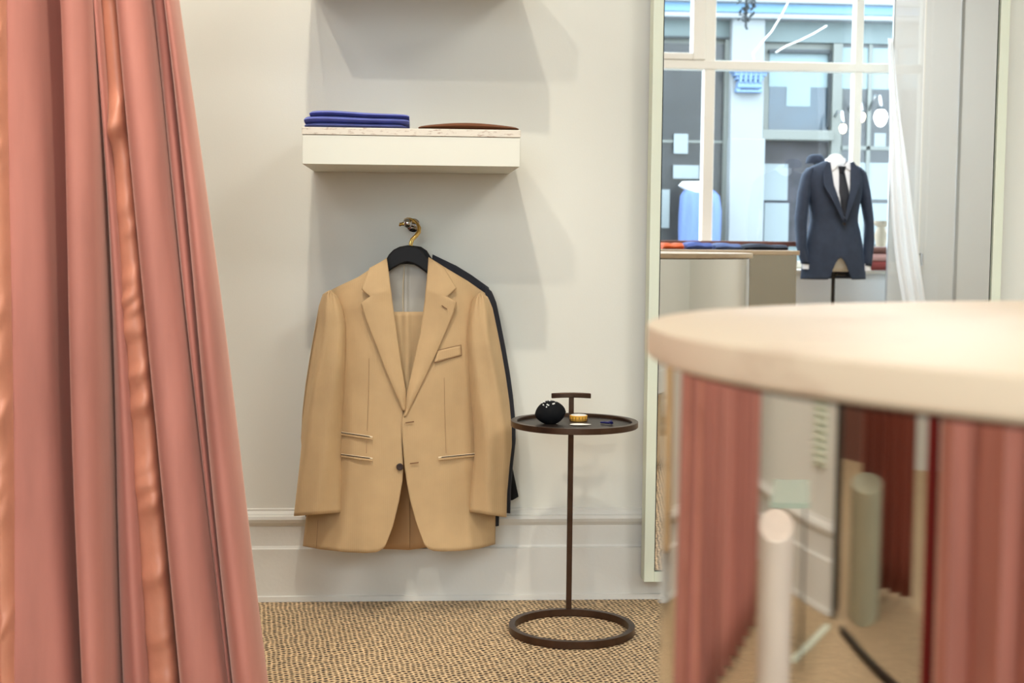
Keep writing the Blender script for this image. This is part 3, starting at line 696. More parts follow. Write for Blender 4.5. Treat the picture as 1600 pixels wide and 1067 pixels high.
# tape measure
c = atz(904, 657, TS)
t = thing('tape_measure', tuple(c), 'rolled yellow tape measure standing flat on the tray', 'tape measure')
q = MB(); hh = at(904, 646.5, c.y+.0).z-c.z-.003
q.lathe([(.0, .0005), (.0215, .0005), (.0218, .002), (.0218, hh-.001), (.0205, hh), (.0, hh-.001)], c, 48); q.build('tape_roll', 'tape_yellow', t, angle=.6)
q = MB(); q.lathe([(0, hh-.0004), (.0195, hh-.0004), (.0185, hh+.0008), (.008, hh+.0016), (0, hh+.0016)], c, 40); q.build('tape_side', 'white_plastic', t, angle=.6)
q = MB()
for k in range(34):
    a = PI+k*PI/33; L = (.38 if k % 4 else .8)*hh; ca, sa = math.cos(a), math.sin(a); w_ = .00035 if k % 4 else .0006
    P = [Vector((c.x+.0219*math.cos(a+s*w_/.02), c.y+.0219*math.sin(a+s*w_/.02), c.z+z)) for s, z in ((-1, hh*.08), (1, hh*.08), (1, L), (-1, L))]
    P += [p+Vector((ca*.0002, sa*.0002, 0)) for p in P]
    q.add(P, [(0, 1, 2, 3), (7, 6, 5, 4), (0, 4, 5, 1), (1, 5, 6, 2), (2, 6, 7, 3), (3, 7, 4, 0)])
q.build('tick_marks', 'tape_mark', t, smooth=False)
# chalk
c = atz(906, 665, TS); V = []
t = None
q = MB(); rows = []
for i in range(17):
    s = i/16; x = -.024+.052*s; r_ = .0095*math.sin(PI*min(1, s**.75))**.8+.0006; row = []
    for k in range(14): a = 2*PI*k/14; row.append(Vector((c.x+x, c.y+math.cos(a)*r_+.004, c.z+.0026+math.sin(a)*.0024*(r_/.0100))))
    rows.append(row)
q.grid(rows, True, True); o = q.build('tailor_chalk', 'chalk', None, angle=1.5); tag(o, 'flat white teardrop of tailor chalk in front of the tape measure', 'chalk')
# small navy clip
c = atz(947, 662.5, TS)
t = thing('fabric_clip', tuple(c), 'small dark navy blue clip lying at the right of the tray', 'clip')
q = MB(); q.tube([c+Vector((-.012, .008, .003)), c+Vector((-.002, .001, .004)), c+Vector((.008, -.005, .004))], [.0022, .0032, .0030], 10); q.build('jaw', 'navy_plastic', t)
q = MB(); q.tube([c+Vector((.004, -.002, .004)), c+Vector((.0125, -.004, .006)), c+Vector((.0125, -.008, .0035))], [.003, .0045, .0038], 10); q.build('grip', 'navy_plastic', t)

# ------------------------------------------------------------------ wall mirror
MX0, MX1, MZ0, MZ1, MD = .604, 1.530, .0605, 2.45, -.082
t = thing('wall_mirror', ((MX0+MX1)/2, 0, MZ0), 'tall wall mirror in a pale green painted box frame', 'mirror')
fw_ = .0262; yb = -.028
q = MB()
q.box(MX0, MX0+fw_, MD, yb, MZ0, MZ1); q.box(MX1-fw_*.92, MX1, MD, yb, MZ0, MZ1); q.box(MX0+fw_, MX1-fw_*.92, MD, yb, MZ0, MZ0+fw_); q.box(MX0+fw_, MX1-fw_*.92, MD, yb, MZ1-fw_, MZ1)
q.box(MX0+.002, MX1-.002, yb, yb+.0, MZ0+.002, MZ1-.002)
q.build('frame', 'pale_green_paint', t, smooth=False, bevel=.001)
box('back_panel', (MX0+.0005, MX1-.0005, yb+.0005, -.0275, MZ0+.0005, MZ1-.0005), 'pale_green_paint', t)
box('glass', (MX0+fw_+.003, MX1-fw_*.92-.005, YM, YM+.006, MZ0+fw_+.004, MZ1-fw_-.004), 'mirror_glass', t)
box('backing', (MX0+fw_+.0002, MX1-fw_*.92-.0002, YM+.008, YM+.02, MZ0+fw_+.0002, MZ1-fw_-.0002), 'black_gap', t)

# ------------------------------------------------------------------ large stone-topped tables with mirrored bases
HT = .893
def slab(q, loop, z0, z1, r=.002):
    n = len(loop); c = Vector((sum(p[0] for p in loop)/n, sum(p[1] for p in loop)/n, 0)); rows = []
    for k, (ins, z) in enumerate([(r, z0), (0, z0+r), (0, z1-r), (r*.3, z1-r*.3), (r, z1)]):
        row = []
        for p in loop:
            v_ = Vector((p[0], p[1], 0))-c; v_ *= (1-ins/v_.length); row.append(Vector((c.x+v_.x, c.y+v_.y, z)))
        rows.append(row)
    q.grid(rows, True, True)
def inset(loop, d):
    n = len(loop); out = []
    for i in range(n):
        a, b_ = Vector(loop[i-2]), Vector(loop[(i+2) % n]); t_ = (b_-a).normalized(); nn = Vector((-t_.y, t_.x)); out.append((loop[i][0]+nn.x*d, loop[i][1]+nn.y*d))
    return out
LOOP = []
for k in range(256):
    a_ = 2*PI*k/256; ca, sa = math.cos(a_), math.sin(a_)
    u_, v_ = .6859*math.copysign(abs(ca)**(2/2.06), ca), .527*math.copysign(abs(sa)**(2/2.06), sa)
    LOOP.append((.8394+u_*math.cos(-.0368)-v_*math.sin(-.0368), -2.8205+u_*math.sin(-.0368)+v_*math.cos(-.0368)))
def stone_table(loop, label, zt, th, ins=.012):
    cx = sum(p[0] for p in loop)/len(loop); cy = sum(p[1] for p in loop)/len(loop)
    t = thing('display_table', (cx, cy, 0), label, 'table')
    q = MB(); slab(q, loop, zt-th, zt); q.build('stone_top', 'table_stone', t, angle=.5)
    L2 = inset(loop, ins); q = MB(); rows = [[Vector((p[0], p[1], z)) for p in L2] for z in (.001, zt-th-.004)]; q.grid(rows, True, True)
    q.build('mirrored_base', 'base_mirror', t, angle=.5)
    L3 = inset(loop, ins+.006); q = MB(); rows = [[Vector((p[0], p[1], z)) for p in L3] for z in (zt-th-.004, zt-th)]; q.grid(rows, True, True)
    q.build('shadow_gap', 'dark_metal', t, angle=.5)
    return t
def ccw(loop):
    a = sum(loop[i-1][0]*loop[i][1]-loop[i][0]*loop[i-1][1] for i in range(len(loop))); return loop if a > 0 else loop[::-1]
LOOP = ccw(LOOP)
stone_table(LOOP, 'rounded travertine table with a mirror-clad base in the right foreground', HT, .0205)
# second, square-ended table seen only in the wall mirror
def rp(px, py, z):   # pixel on a horizontal plane seen in the mirror
    p = atz(px, py, z); return (p.x, 2*YM-p.y)

TZ2 = .90
box_loop = []
x0, x1, y0, y1, rr = .95, 1.955, -4.35, -3.56, .01
for cx_, cy_, a0 in ((x1-rr, y1-rr, 0), (x0+rr, y1-rr, 90), (x0+rr, y0+rr, 180), (x1-rr, y0+rr, 270)):
    for k in range(7): a_ = math.radians(a0+15*k); box_loop.append((cx_+rr*math.cos(a_), cy_+rr*math.sin(a_)))
fine = []
for i in range(len(box_loop)):
    a_, b_ = box_loop[i], box_loop[(i+1) % len(box_loop)]; n_ = 12 if (Vector(a_)-Vector(b_)).length > .1 else 1
    fine += [(a_[0]+(b_[0]-a_[0])*k/n_, a_[1]+(b_[1]-a_[1])*k/n_) for k in range(n_)]
def square_table():
    t = thing('display_table', ((x0+x1)/2, (y0+y1)/2, 0), 'square-ended stone-topped table reflected in the wall mirror, fabrics lying on it', 'table')
    box('stone_top', (x0, x1, y0, y1, TZ2-.022, TZ2), 'table_stone', t, bevel=.002)
    box('mirrored_base', (x0+.012, x1-.012, y0+.012, y1-.012, .001, TZ2-.023), 'dark_mirror', t)
square_table()
def swatch(px0, px1, hh, m, label, dy=0):
    a_, b_ = mp(px0, 381, 3.75+dy), mp(px1, 381, 3.75+dy)
    folded('folded_fabric', a_.x, b_.x, a_.y-.13, a_.y+.13, lambda u: TZ2+.0008, lambda u: hh*(1+.12*math.sin(9*u+px0)), m, label, 'fabrics on the reflected table')
swatch(1030, 1062, .030, 'orange_cloth', 'orange folded fabric on the reflected table beside the mirror frame')
swatch(1066, 1106, .036, 'blue_cloth', 'mid blue folded fabric on the reflected table between orange and pale blue')
swatch(1110, 1150, .032, 'pale_blue_shirt', 'pale blue folded fabric on the reflected table')
swatch(1154, 1222, .030, 'navy_cloth', 'dark navy folded fabric on the reflected table nearest the suited mannequin')

# ------------------------------------------------------------------ suited mannequin in front of the window (seen in the mirror)
YMQ = 4.76
c0 = mp(1302, 436, YMQ)
M_ = thing('mannequin', (c0.x, c0.y, 0), 'headless tailor mannequin in navy suit, white shirt and dark tie by the window', 'mannequin')
def mring(y, xl, xr, dp, n=40, cy=0.0):
    row = []
    for k in range(n):
        a_ = 2*PI*k/n; s_ = .5-.5*math.cos(a_); f_ = math.sin(a_); px = xl+(xr-xl)*s_
        row.append((px, y, cy-dp*math.copysign(abs(f_)**.85, f_)))
    return row
def mput(px, py, off): p = mp(px, py, YMQ); return Vector((p.x, p.y-off, p.z))   # off<0: towards the mirror
# suit body with cut-away front hem
secs = crm([(252, 1288, 1322, .040), (257, 1276, 1334, .055), (264, 1262, 1346, .070), (275, 1258, 1350, .085), (300, 1262, 1346, .105), (325, 1266, 1341, .105), (345, 1267, 1339, .098), (365, 1263, 1343, .104), (390, 1258, 1347, .112), (415, 1254, 1350, .116), (436, 1252, 1351, .116)], 46)
q = MB(); rows = []
n_ = 72
for i, (y, xl, xr, dp) in enumerate(secs):
    row = []
    for k in range(n_):
        a_ = 2*PI*k/n_; s_ = .5-.5*math.cos(a_); f_ = math.sin(a_)
        cut = 0
        if f_ > 0:
            e_ = abs(s_-.53)/.17; cut = (max(0, 1-e_**1.7))*34 if e_ < 1 else 0
        yy = y if y < 390 else 390+(y-390)*(1-cut/46)
        row.append(mput(xl+(xr-xl)*s_, yy, -dp*math.copysign(abs(f_)**.8, f_)))
    rows.append(row)
q.grid(rows, True); q.build('suit_jacket', 'suit_blue', M_, angle=None, solid=.003)
def mpatch(name, T, B, L, R, off, m, parent, nu=12, nv=24):
    q = MB(); q.grid([[mput(x, y, off(u, v)) for u, v, x, y in row] for row in coons(T, B, L, R, nu, nv)]); return q.build(name, m, parent, angle=None, solid=.003)
fo = lambda u, v: -.078-.036*min(1, v*1.6)
sh = mpatch('shirt', T=[(1288, 256), (1305, 262), (1322, 256)], B=[(1309, 340), (1310, 341), (1311, 340)], L=[(1288, 256), (1294, 290), (1309, 340)], R=[(1322, 256), (1320, 290), (1311, 340)], off=lambda u, v: fo(u, v)-.006, m='shirt_white', parent=M_)
mpatch('tie', T=[(1304, 268), (1308, 268), (1312, 268)], B=[(1306, 334), (1311, 342), (1315, 334)], L=[(1304, 268), (1302, 300), (1306, 334)], R=[(1312, 268), (1317, 300), (1315, 334)], off=lambda u, v: fo(u, v)-.014-.006*math.sin(PI*u), m='tie_black', parent=M_)
mpatch('tie_knot', T=[(1302, 261), (1314, 261)], B=[(1305, 271), (1311, 271)], L=[(1302, 261), (1305, 271)], R=[(1314, 261), (1311, 271)], off=lambda u, v: -.098-.012*math.sin(PI*u), m='tie_black', parent=M_)
mpatch('lapel', T=[(1285, 254), (1290, 255)], B=[(1308, 347), (1310, 346)], L=[(1285, 254), (1277, 268), (1278, 290), (1308, 347)], R=[(1290, 255), (1294, 290), (1310, 344)], off=lambda u, v: fo(u, v)-.020, m='suit_blue', parent=M_)
mpatch('lapel', T=[(1321, 255), (1326, 254)], B=[(1309, 346), (1312, 347)], L=[(1321, 255), (1320, 290), (1309, 344)], R=[(1326, 254), (1335, 268), (1333, 290), (1312, 347)], off=lambda u, v: fo(u, v)-.022, m='suit_blue', parent=M_)
q = MB(); q.lathe([(.018, -.002), (.02, -.0), (.018, .002)], mput(1309, 349, -.125), 12, axis='y'); 
q = MB(); q.lathe([(0, -.003), (.008, -.003), (.008, .002), (0, .002)], mput(1310, 350, -.118), 14, axis='y'); q.build('button', 'horn', M_)
def msleeve(outer, inner_):
    O, I = pl(outer, 30), pl(inner_, 30); q = MB(); rows = []
    for j in range(30):
        v = j/29; row = []
        for k in range(24):
            a_ = 2*PI*k/24; s_ = .5-.5*math.cos(a_); row.append(mput(O[j][0]+(I[j][0]-O[j][0])*s_, O[j][1]+(I[j][1]-O[j][1])*s_, -.028*v-math.sin(a_)*(.055-.012*v)))
        rows.append(row)
    q.grid(rows, True, True); return q.build('sleeve', 'suit_blue', M_, angle=None)
def cuff(x0_, x1_, y0_, y1_):
    q = MB(); q.grid([[mput(p[0], p[1], -.030+p[2]) for p in mring(y_, x0_, x1_, .036, 24)] for y_ in (y0_, (y0_+y1_)/2, y1_)], True, True); q.build('shirt_cuff', 'shirt_white', M_, angle=.8)
msleeve([(1262, 262), (1253, 272), (1246, 300), (1241, 340), (1243, 385), (1250, 412)], [(1270, 264), (1268, 285), (1263, 320), (1259, 350), (1259, 385), (1264, 413)]); cuff(1251.5, 1263.5, 409, 420)
msleeve([(1344, 262), (1353, 270), (1359, 300), (1363, 340), (1364, 375), (1359, 416)], [(1336, 266), (1338, 285), (1345, 320), (1350, 350), (1348, 385), (1345, 414)]); cuff(1345, 1357.5, 412, 423)
# canvas body form inside the jacket
q = MB(); q.grid([[mput(p[0], p[1], p[2]) for p in mring(y_, a_, b_, d_, 30)] for y_, a_, b_, d_ in ((370, 1272, 1334, .085), (395, 1270, 1336, .092), (418, 1272, 1334, .088), (424, 1280, 1326, .06))], True, True); q.build('body_form', 'canvas_neck', M_, angle=1)
# neck and collar
q = MB(); q.grid([[mput(p[0], p[1], p[2]) for p in mring(y_, a_, b_, d_, 28)] for y_, a_, b_, d_ in ((262, 1290, 1321, .055), (252, 1292, 1319, .052), (246, 1294, 1317, .050), (242, 1298, 1313, .036), (240.5, 1303, 1308, .012))], True, True); q.build('neck', 'canvas_neck', M_, angle=1)
q = MB(); q.grid([[mput(p[0], p[1], p[2]) for p in mring(y_, a_, b_, d_, 28)] for y_, a_, b_, d_ in ((264, 1287, 1323, .068), (255, 1289, 1321, .064), (248, 1291, 1319, .058))], True); q.build('collar', 'shirt_white', M_, angle=1, solid=.004)
mpatch('collar_point', T=[(1290, 250), (1304, 260)], B=[(1291, 270), (1296, 266)], L=[(1290, 250), (1291, 270)], R=[(1304, 260), (1296, 266)], off=lambda u, v: -.088-.01*v, m='shirt_white', parent=M_, nu=6, nv=6)
mpatch('collar_point', T=[(1312, 260), (1321, 250)], B=[(1317, 266), (1322, 269)], L=[(1312, 260), (1317, 266)], R=[(1321, 250), (1322, 269)], off=lambda u, v: -.088-.01*v, m='shirt_white', parent=M_, nu=6, nv=6)
q = MB(); q.tube([Vector((c0.x, c0.y, .02)), Vector((c0.x, c0.y, 1.0))], .011, 16); q.build('pole', 'dark_metal', M_)
q = MB(); q.lathe([(0, .0005), (.15, .0005), (.155, .006), (.15, .014), (.02, .022), (0, .022)], (c0.x, c0.y, 0), 48); q.build('base', 'dark_metal', M_, angle=.5)
q = MB(); a_, b_ = mput(1290, 429, 0), mput(1321, 429, 0); q.tube([a_, b_], .008, 10); q.build('crossbar', 'dark_metal', M_)
# cap on a stand just behind the mannequin
cp = mp(1274, 254, 5.10)
t = thing('cap', (cp.x, cp.y, cp.z), 'dark blue cap on a slim stand behind the mannequin shoulder', 'hat')
q = MB(); q.lathe([(.058*math.cos(a*PI/20)**.6 if a < 10 else 0, .052*math.sin(a*PI/20)) for a in range(11)], cp, 26, sx=1.0); q.build('crown', 'suit_blue', t, angle=1.2)
q = MB(); q.lathe([(0, -.004), (.066, -.006), (.066, -.001), (0, .001)], cp+Vector((-.006, .018, 0)), 26, sx=.9); q.build('brim', 'navy_cloth', t, angle=1)
q = MB(); q.tube([Vector((cp.x, cp.y, ZS+.0008)), cp-Vector((0, 0, .003))], .007, 10); q.build('stand', 'dark_metal', t)

# ledge and cloth rolls in the window
lx = mp(1246, 377, 5.0)
t = thing('window_ledge', (lx.x-1, -5.13, ZS), 'reddish brown wooden display ledge along the foot of the shop window', 'ledge')
zl = mp(1150, 376.5, 5.05).z
box('board', (WX0+.3, lx.x, -5.28, -5.08, zl-.03, zl), 'sill_wood', t, bevel=.003); box('support', (WX0+.34, lx.x-.04, -5.26, -5.215, ZS+.0005, zl-.03), 'sill_wood', t)
def roll(px, py, r, m, label, dy=0, half=.12):
    c_ = mp(px, py, 5.02+dy); q = MB(); q.tube([c_+Vector((-half, 0, 0)), c_+Vector((-half+.01, 0, 0)), c_+Vector((half, 0, 0))], r, 22); o = q.build('cloth_roll', m); tag(o, label, 'fabric', 'cloth rolls in the window')
zc = ZS+.0008
for (px, rr_, m_, lab, zz, dd) in ((1372, .028, 'red_cloth', 'dull red cloth roll lying lowest on the window sill beside the mannequin cuff', zc+.028, .0), (1372, .024, 'pink_cloth', 'pale pink cloth roll resting on the red roll in the window', zc+.080, .004), (1370, .022, 'sill_wood', 'brown cloth roll, topmost on the window sill stack', zc+.126, .008)):
    c_ = mp(px, 400, 5.05); q = MB(); q.tube([Vector((c_.x-.16, c_.y-dd, zz)), Vector((c_.x+.07, c_.y-dd, zz))], rr_, 24); tag(q.build('cloth_roll', m_), lab, 'fabric', 'cloth rolls in the window')

# perforated screen and sheer curtain at the right of the window
sx0, sx1 = mp(1391, 250, 4.85).x, mp(1640, 250, 4.85).x; sy_ = mp(1400, 250, 4.85).y
t = thing('perforated_screen', ((sx0+sx1)/2, sy_, 0), 'tall pale perforated metal screen with slim vertical seams beside the window', 'screen')
xs = [sx0, mp(1440, 240, 4.85).x, mp(1498, 240, 4.85).x, sx1]
for a_, b_ in zip(xs, xs[1:]): box('panel', (a_+.003, b_-.003, sy_-.0015, sy_, .03, CEIL-.02), 'perforated_metal', t)
for k, xx in enumerate(xs): box('upright', (xx-.004-.006*(k == 2), xx+.004+.006*(k == 2), sy_-.012, sy_+.004, .001, CEIL-.001), 'silver' if k != 1 else 'white_plastic', t)
hy = sy_+.02; a_ = mp(1437, 397, 4.85)
q = MB(); q.tube([Vector((a_.x, sy_, a_.z)), Vector((a_.x, hy+.02, a_.z)), Vector((a_.x+.001, hy+.022, a_.z-.07))], .008, 10); q.build('handle', 'silver', t)
# sheer drape, drawn aside
q = MB(); rows = []; 
Lp = crm([(1388, 60), (1390, 160), (1390, 260), (1393, 340), (1400, 410), (1410, 470), (1425, 560)], 40); Rp = crm([(1395, 60), (1404, 160), (1418, 260), (1428, 340), (1436, 400), (1446, 470), (1462, 560)], 40)
for (lx_, ly_), (rx_, ry_) in zip(Lp, Rp):
    rows.append([mp(lx_+(rx_-lx_)*i/40, ly_+(ry_-ly_)*i/40, 4.62+.012*math.sin(i/40*2*PI*2.4)) for i in range(41)])
q.grid(rows); o = q.build('sheer_curtain', 'sheer', None, angle=None, solid=.002); tag(o, 'white sheer curtain drawn diagonally aside at the right of the window', 'curtain')

# ------------------------------------------------------------------ the street seen through the window
YVF = 11.0; YFR = 2*YM-YVF
struct(box('pavement', (-8, 12, YFR+.0, YW-.12, -.25, -.15), 'asphalt'))
B_ = thing('shop_building', (4, YFR, -.15), 'white and grey shopfront building across the street, seen through the window', 'building')
def fb(name, px0, px1, py0, py1, d0, d1, m, parent=B_, bevel=0, sm=None):
    cx_, cy_ = (px0+px1)/2, (py0+py1)/2
    a_ = mp(px0, cy_, YVF-d1); b_ = mp(px1, cy_, YVF-d1); z0_ = mp(cx_, py1, YVF-d1).z; z1_ = mp(cx_, py0, YVF-d1).z
    return box(name, (a_.x, b_.x, YFR+d0, YFR+d1, z0_, z1_), m, parent, bevel)
fb('wall', 700, 1700, -260, 420, -.5, .0, 'facade_white')
box('plinth_wall', (-6, 12, YFR-.5, YFR+.06, -.149, mp(1200, 385, YVF).z), 'facade_grey', B_)
fb('cornice', 700, 1700, -14, 4, .0, .30, 'facade_white', bevel=.01); fb('cornice', 700, 1700, 5, 20, .0, .22, 'facade_blue'); fb('cornice', 700, 1700, 21, 29, .0, .28, 'facade_white', bevel=.01)
fb('fascia_sign', 960, 1140, 29, 57, .0, .10, 'facade_grey'); fb('fascia_sign', 1193, 1700, 32, 70, .0, .10, 'facade_grey')
fb('fascia_edge', 960, 1140, 56, 59, .10, .14, 'facade_dark')
def fcolumn(a0, a1):
    pa = fb('pilaster', a0, a1, 29, 390, .0, .22, 'facade_white', bevel=.01); fb('pilaster_base', a0-1.5, a1+2, 216, 390, .0, .26, 'facade_white', pa, bevel=.01)
fcolumn(1141, 1192); fcolumn(1500, 1552)
# bracket on the pilaster
cq = mp(1168, 125, YVF-.22)
q = MB()
for k, (py, w_, d_) in enumerate(((106, .20, .17), (111, .19, .16), (116, .165, .14), (122, .14, .12), (130, .12, .11), (134, .125, .12), (138, .10, .10), (141, .135, .10))):
    z_ = mp(1168, py, YVF-.22).z; q.box(cq.x-w_, cq.x+w_, YFR+.22, YFR+.22+d_, z_-.030, z_+.012)
for k in range(5): xx = cq.x-.10+.05*k; q.tube([Vector((xx, YFR+.36, mp(1168, 108, YVF-.3).z)), Vector((xx, YFR+.345, mp(1168, 130, YVF-.3).z))], .016, 8)
o = q.build('bracket', 'capital_blue', B_, smooth=False, bevel=.006)
# shop windows
def fwin(x0_, x1_, y0_, y1_, fr, name='shop_window', glass='shop_dark'):
    f_ = fb(name, x0_, x1_, y0_, y1_, .0, .05, 'facade_frame'); fb('glass', x0_+fr, x1_-fr, y0_+fr, y1_-fr, .0505, .055, glass, f_); return f_
w1 = fwin(1000, 1141, 60, 385, 8); fb('rail', 1008, 1134, 219, 223, .056, .075, 'facade_frame', w1); fb('reveal', 1131, 1141, 60, 385, .05, .12, 'facade_frame', w1)
fb('rail', 1008, 1134, 92, 96, .056, .08, 'facade_frame', w1)
w2 = fwin(1193, 1306, 68, 214, 9, glass='shop_glass'); fb('blind', 1202, 1296, 84, 136, .0555, .060, 'blind_white', w2); fb('notice', 1229, 1266, 134, 166, .0605, .063, 'blind_white', w2)
fb('sill', 1191, 1303, 203, 219, .05, .22, 'facade_frame', w2, bevel=.01); fb('inner_frame', 1295, 1300, 80, 198, .056, .11, 'facade_dark', w2); fb('inner_frame', 1202, 1298, 78, 83, .056, .11, 'facade_dark', w2)
d_ = fb('stall_board', 1194, 1300, 219, 385, .0, .05, 'board_dark'); fb('pale_panel', 1194, 1231, 256, 313, .05, .07, 'paper', d_); fb('pale_panel', 1194, 1232, 317, 384, .05, .07, 'paper', d_)
fb('column', 1299, 1313, 68, 385, .0, .16, 'facade_frame')
w3 = fwin(1313, 1500, 62, 384, 3); fb('rail', 1316, 1497, 229, 235, .056, .08, 'facade_frame', w3)
for a_, b_ in ((1354, 1360), (1400, 1406), (1450, 1456)): fb('mullion', a_, b_, 65, 382, .056, .08, 'facade_frame', w3)
fb('blind', 1316, 1497, 76, 140, .0555, .058, 'blind_white', w3); fb('pale_panel', 1316, 1497, 255, 312, .056, .07, 'paper', w3); fb('pale_panel', 1316, 1497, 318, 382, .056, .07, 'paper', w3)
fb('notice', 1366, 1384, 208, 231, .058, .066, 'paper', w3)
w0 = fwin(760, 1000, 60, 385, 8); fwin(1552, 1690, 60, 385, 8)
# goods in the left shop window
for (a_, b_, c_, e_, lab) in ((1053, 1075, 209, 240, 'white notice hanging in the left shop window across the street'), (1052, 1092, 258, 279, 'white folded goods shelf card above the blue shirt across the street'), (1034, 1046, 296, 356, 'white paper panel beside the mirror frame, in the window across the street')):
    o = fb('window_card', a_, b_, c_, e_, .085, .095, 'paper', None); tag(o, lab, 'card')
cs = mp(1098, 385, YVF-.30)
t = thing('shirt_display', (cs.x, cs.y, -.15), 'pale blue shirt on a dress form outside the shop across the street', 'mannequin')
def sput(px, py, off): p = mp(px, py, YVF-.42); return Vector((p.x, p.y-off, p.z))
q = MB(); q.grid([[sput(p[0], p[1], p[2]) for p in mring(y_, a_, b_, d_, 28)] for y_, a_, b_, d_ in ((292, 1080, 1100, .05), (298, 1068, 1116, .09), (306, 1063, 1124, .12), (330, 1061, 1127, .14), (360, 1060, 1126, .14), (392, 1060, 1124, .14))], True, True); q.build('shirt', 'pale_blue_shirt', t, angle=1)
q = MB(); q.grid([[sput(p[0], p[1], p[2]) for p in mring(y_, a_, b_, d_, 20)] for y_, a_, b_, d_ in ((300, 1076, 1102, .10), (290, 1060, 1096, .08), (284, 1066, 1094, .06))], True, True); q.build('scarf', 'shirt_white', t, angle=1)
p_ = sput(1093, 388, 0); q = MB(); q.tube([Vector((p_.x, p_.y, -.149)), p_], .02, 12); q.build('stand', 'dark_metal', t)
# wall lamps, lit
for (px, py, r_, mm, lab) in ((1376, 184, .070, 'lamp_glow_cool', 'largest lit glass lamp on the facade across the street, furthest right'), (1346, 183, .040, 'lamp_glow', 'small lit lamp on the facade hanging from the curved arm'), (1317, 201, .038, 'lamp_glow', 'small lit lamp beside the grey column across the street')):
    c_ = mp(px, py, YVF-.45); t = thing('wall_lamp', tuple(c_), lab, 'lamp', 'lit lamps across the street')
    q = MB(); q.lathe([(r_*math.sin(a*PI/12)*(1 if a > 5 else .9), -r_*1.3*math.cos(a*PI/12)) for a in range(13)], c_, 20); q.build('bulb', mm, t, angle=1.2)
    q = MB(); q.lathe([(r_*.5, r_*1.1), (r_*.55, r_*1.5), (r_*.2, r_*1.7)], c_, 16); q.build('cap', 'facade_dark', t, angle=1)
    q = MB(); q.tube([c_+Vector((0, 0, r_*1.6)), c_+Vector((0, -.05, r_*1.6+.11)), c_+Vector((0, -.2, r_*1.6+.13)), Vector((c_.x, YFR+.06, c_.z+.10))], .014, 8); q.build('arm', 'silver', t)
# hanging plant
c_ = mp(1166, 10, YVF-.6); t = thing('hanging_plant', tuple(c_), 'dark hanging plant trailing from the cornice across the street', 'plant')
q = MB(); rnd = random.Random(5)
for k in range(150):
    a_ = rnd.uniform(0, 2*PI); rr_ = rnd.uniform(0, .10); p_ = c_+Vector((math.cos(a_)*rr_, math.sin(a_)*rr_, rnd.uniform(-.15, .35))); v1 = Vector((rnd.uniform(-1, 1), rnd.uniform(-1, 1), rnd.uniform(-1, 1))).normalized()*.035; v2 = v1.cross(Vector((rnd.uniform(-1, 1), rnd.uniform(-1, 1), 1))).normalized()*.016
    q.add([p_-v1, p_+v2, p_+v1, p_-v2], [(0, 1, 2, 3)])
o = q.build('foliage', 'leaf_dark', t, smooth=False)
q = MB(); q.tube([c_+Vector((0, 0, .9)), c_, c_+Vector((0, 0, -.2)), mp(1168, 46, YVF-.6)], .012, 8); q.build('stem', 'leaf_dark', t)
# turned baluster post by the far window
pb = mp(1376, 392, 5.6); 
t = thing('stone_baluster', (pb.x, pb.y, -.15), 'beige turned baluster outside the window beside the cloth rolls', 'post')
zt_ = mp(1376, 345, 5.6).z; H_ = zt_-(-.15)
q = MB(); q.lathe([(.0, -.149), (.06, -.149), (.06, zt_-.20), (.028, zt_-.18), (.045, zt_-.10), (.028, zt_-.04), (.055, zt_-.02), (.055, zt_), (0, zt_)], (pb.x, pb.y, 0), 28); q.build('post', 'timber', t, angle=.6)

# ------------------------------------------------------------------ left bay, seen in the mirrored table base
gathered_root = thing('velvet_curtain', (-1.5, -1.15, 0), 'pink velvet curtain gathered at the left, seen in the mirrored table base', 'curtain', 'pink velvet curtains on the left')
gathered('drape', (-.90, -1.17), (-1.96, -1.20), 2.75, .01, 9, .040, 'velvet', gathered_root, 1.04, 2)
t = thing('velvet_curtain', (-1.42, -3.6, 0), 'wide pink velvet curtain at the right end of the reflections in the table base', 'curtain')
gathered('drape', (-1.44, -3.06), (-1.40, -4.55), 2.75, .01, 6, .085, 'velvet', t, 1.0, 4)
gathered('side_return', (-1.47, -2.985), (-1.54, -3.05), 2.75, .01, 2, .018, 'dark_red_velvet', t, 1.0, 5)
t = thing('velvet_curtain', (-2.85, -2.62, 0), 'rust red velvet curtain behind the sage cylinder plinth', 'curtain')
gathered('drape', (-2.98, -2.22), (-2.88, -2.82), 2.75, .02, 5, .035, 'rust_velvet', t, 1.0, 6)
def plinth(x, y, r_, h_, m, label):
    q = MB(); q.lathe([(0, .001), (r_, .001), (r_, h_-.003), (r_-.003, h_), (0, h_)], (x, y, 0), 64); o = q.build('cylinder_plinth', m, angle=.5); tag(o, label, 'plinth')
plinth(-1.09, -2.10, .135, .495, 'stone_plinth', 'pinkish white cylinder plinth reflected at the left of the table base')
plinth(-2.72, -2.34, .165, .335, 'sage_plinth', 'sage grey cylinder plinth reflected beside the rust curtain')

struct(box('door_1', (XL, XL+.04, -1.80, -1.02, 0, 2.1), 'sill_wood'))
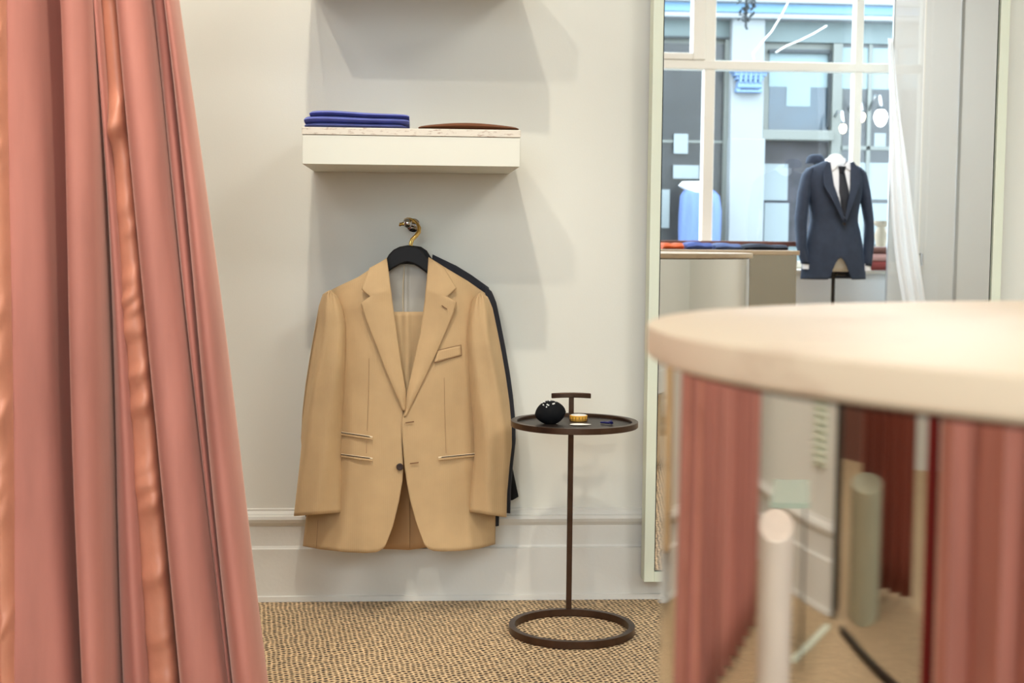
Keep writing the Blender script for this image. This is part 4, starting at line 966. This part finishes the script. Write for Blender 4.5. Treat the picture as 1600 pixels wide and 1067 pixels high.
# low glass-topped table against the left wall
t = thing('low_table', (-1.95, -1.72, 0), 'low pale green glass-topped table reflected by the white plinth', 'table')
gx, gy, gz = -1.98, -1.70, .37
q = MB(); q.add([Vector((gx+dx, gy+dy, gz+dz)) for dz in (0, .012) for dx, dy in ((-.26, -.12), (.02, -.26), (.26, .12), (-.02, .26))], [(0, 1, 2, 3), (7, 6, 5, 4), (0, 4, 5, 1), (1, 5, 6, 2), (2, 6, 7, 3), (3, 7, 4, 0)])
q.build('glass_top', 'glass_shelf', t, smooth=False)
for dx, dy in ((-.20, -.10), (.02, -.20), (.20, .10), (-.02, .20)): q = MB(); q.tube([Vector((gx+dx, gy+dy, .001)), Vector((gx+dx, gy+dy, gz))], .008, 10); q.build('leg', 'dark_metal', t)
# wall vent
t = thing('wall_vent', (XB, -1.80, .44), 'pale green slatted vent low on the left wall', 'vent')
q = MB(); q.box(XB+.0005, XB+.012, -1.90, -1.72, .37, .57); q.build('plate', 'pale_green_paint', t, smooth=False, bevel=.002)
for k in range(9): q = MB(); q.box(XB+.012, XB+.022, -1.885, -1.735, .384+k*.020, .394+k*.020); q.build('slat', 'pale_green_paint', t, smooth=False)
# floor rail and its pale foot by the dark door post
def strip3(name, a, b_, w_, h_, m, lab, cat):
    a, b_ = Vector((a[0], a[1], 0)), Vector((b_[0], b_[1], 0)); d = (b_-a).normalized(); n = Vector((-d.y, d.x, 0))*w_/2
    P = [a-n, b_-n, b_+n, a+n]; q = MB(); q.add([p+Vector((0, 0, z)) for z in (.001, h_) for p in P], [(3, 2, 1, 0), (4, 5, 6, 7), (0, 1, 5, 4), (1, 2, 6, 5), (2, 3, 7, 6), (3, 0, 4, 7)])
    o = q.build(name, m, None, smooth=False, bevel=.002); tag(o, lab, cat)
strip3('floor_rail', (-2.44, -2.17), (-1.95, -3.10), .035, .018, 'dark_metal', 'dark metal rail lying across the woven floor by the door post', 'rail')
strip3('floor_bar', (-1.96, -1.79), (-2.42, -2.02), .035, .012, 'pale_green_paint', 'pale green metal bar lying on the floor by the left wall', 'bar')

for pts_, lab in (([(1240, -14), (1222, 22), (1205, 50), (1192, 64), (1176, 84), (1178, 92)], 'longer white cable looping down from the cornice to the pilaster across the street'), ([(1292, 40), (1272, 52), (1250, 63), (1228, 72), (1212, 82)], 'short white cable slung across the grey fascia board across the street')):
    q = MB(); q.tube([mp(x, y, YVF-.34) for x, y in pts_], .0055, 8); tag(q.build('cable', 'white_plastic'), lab, 'cable')
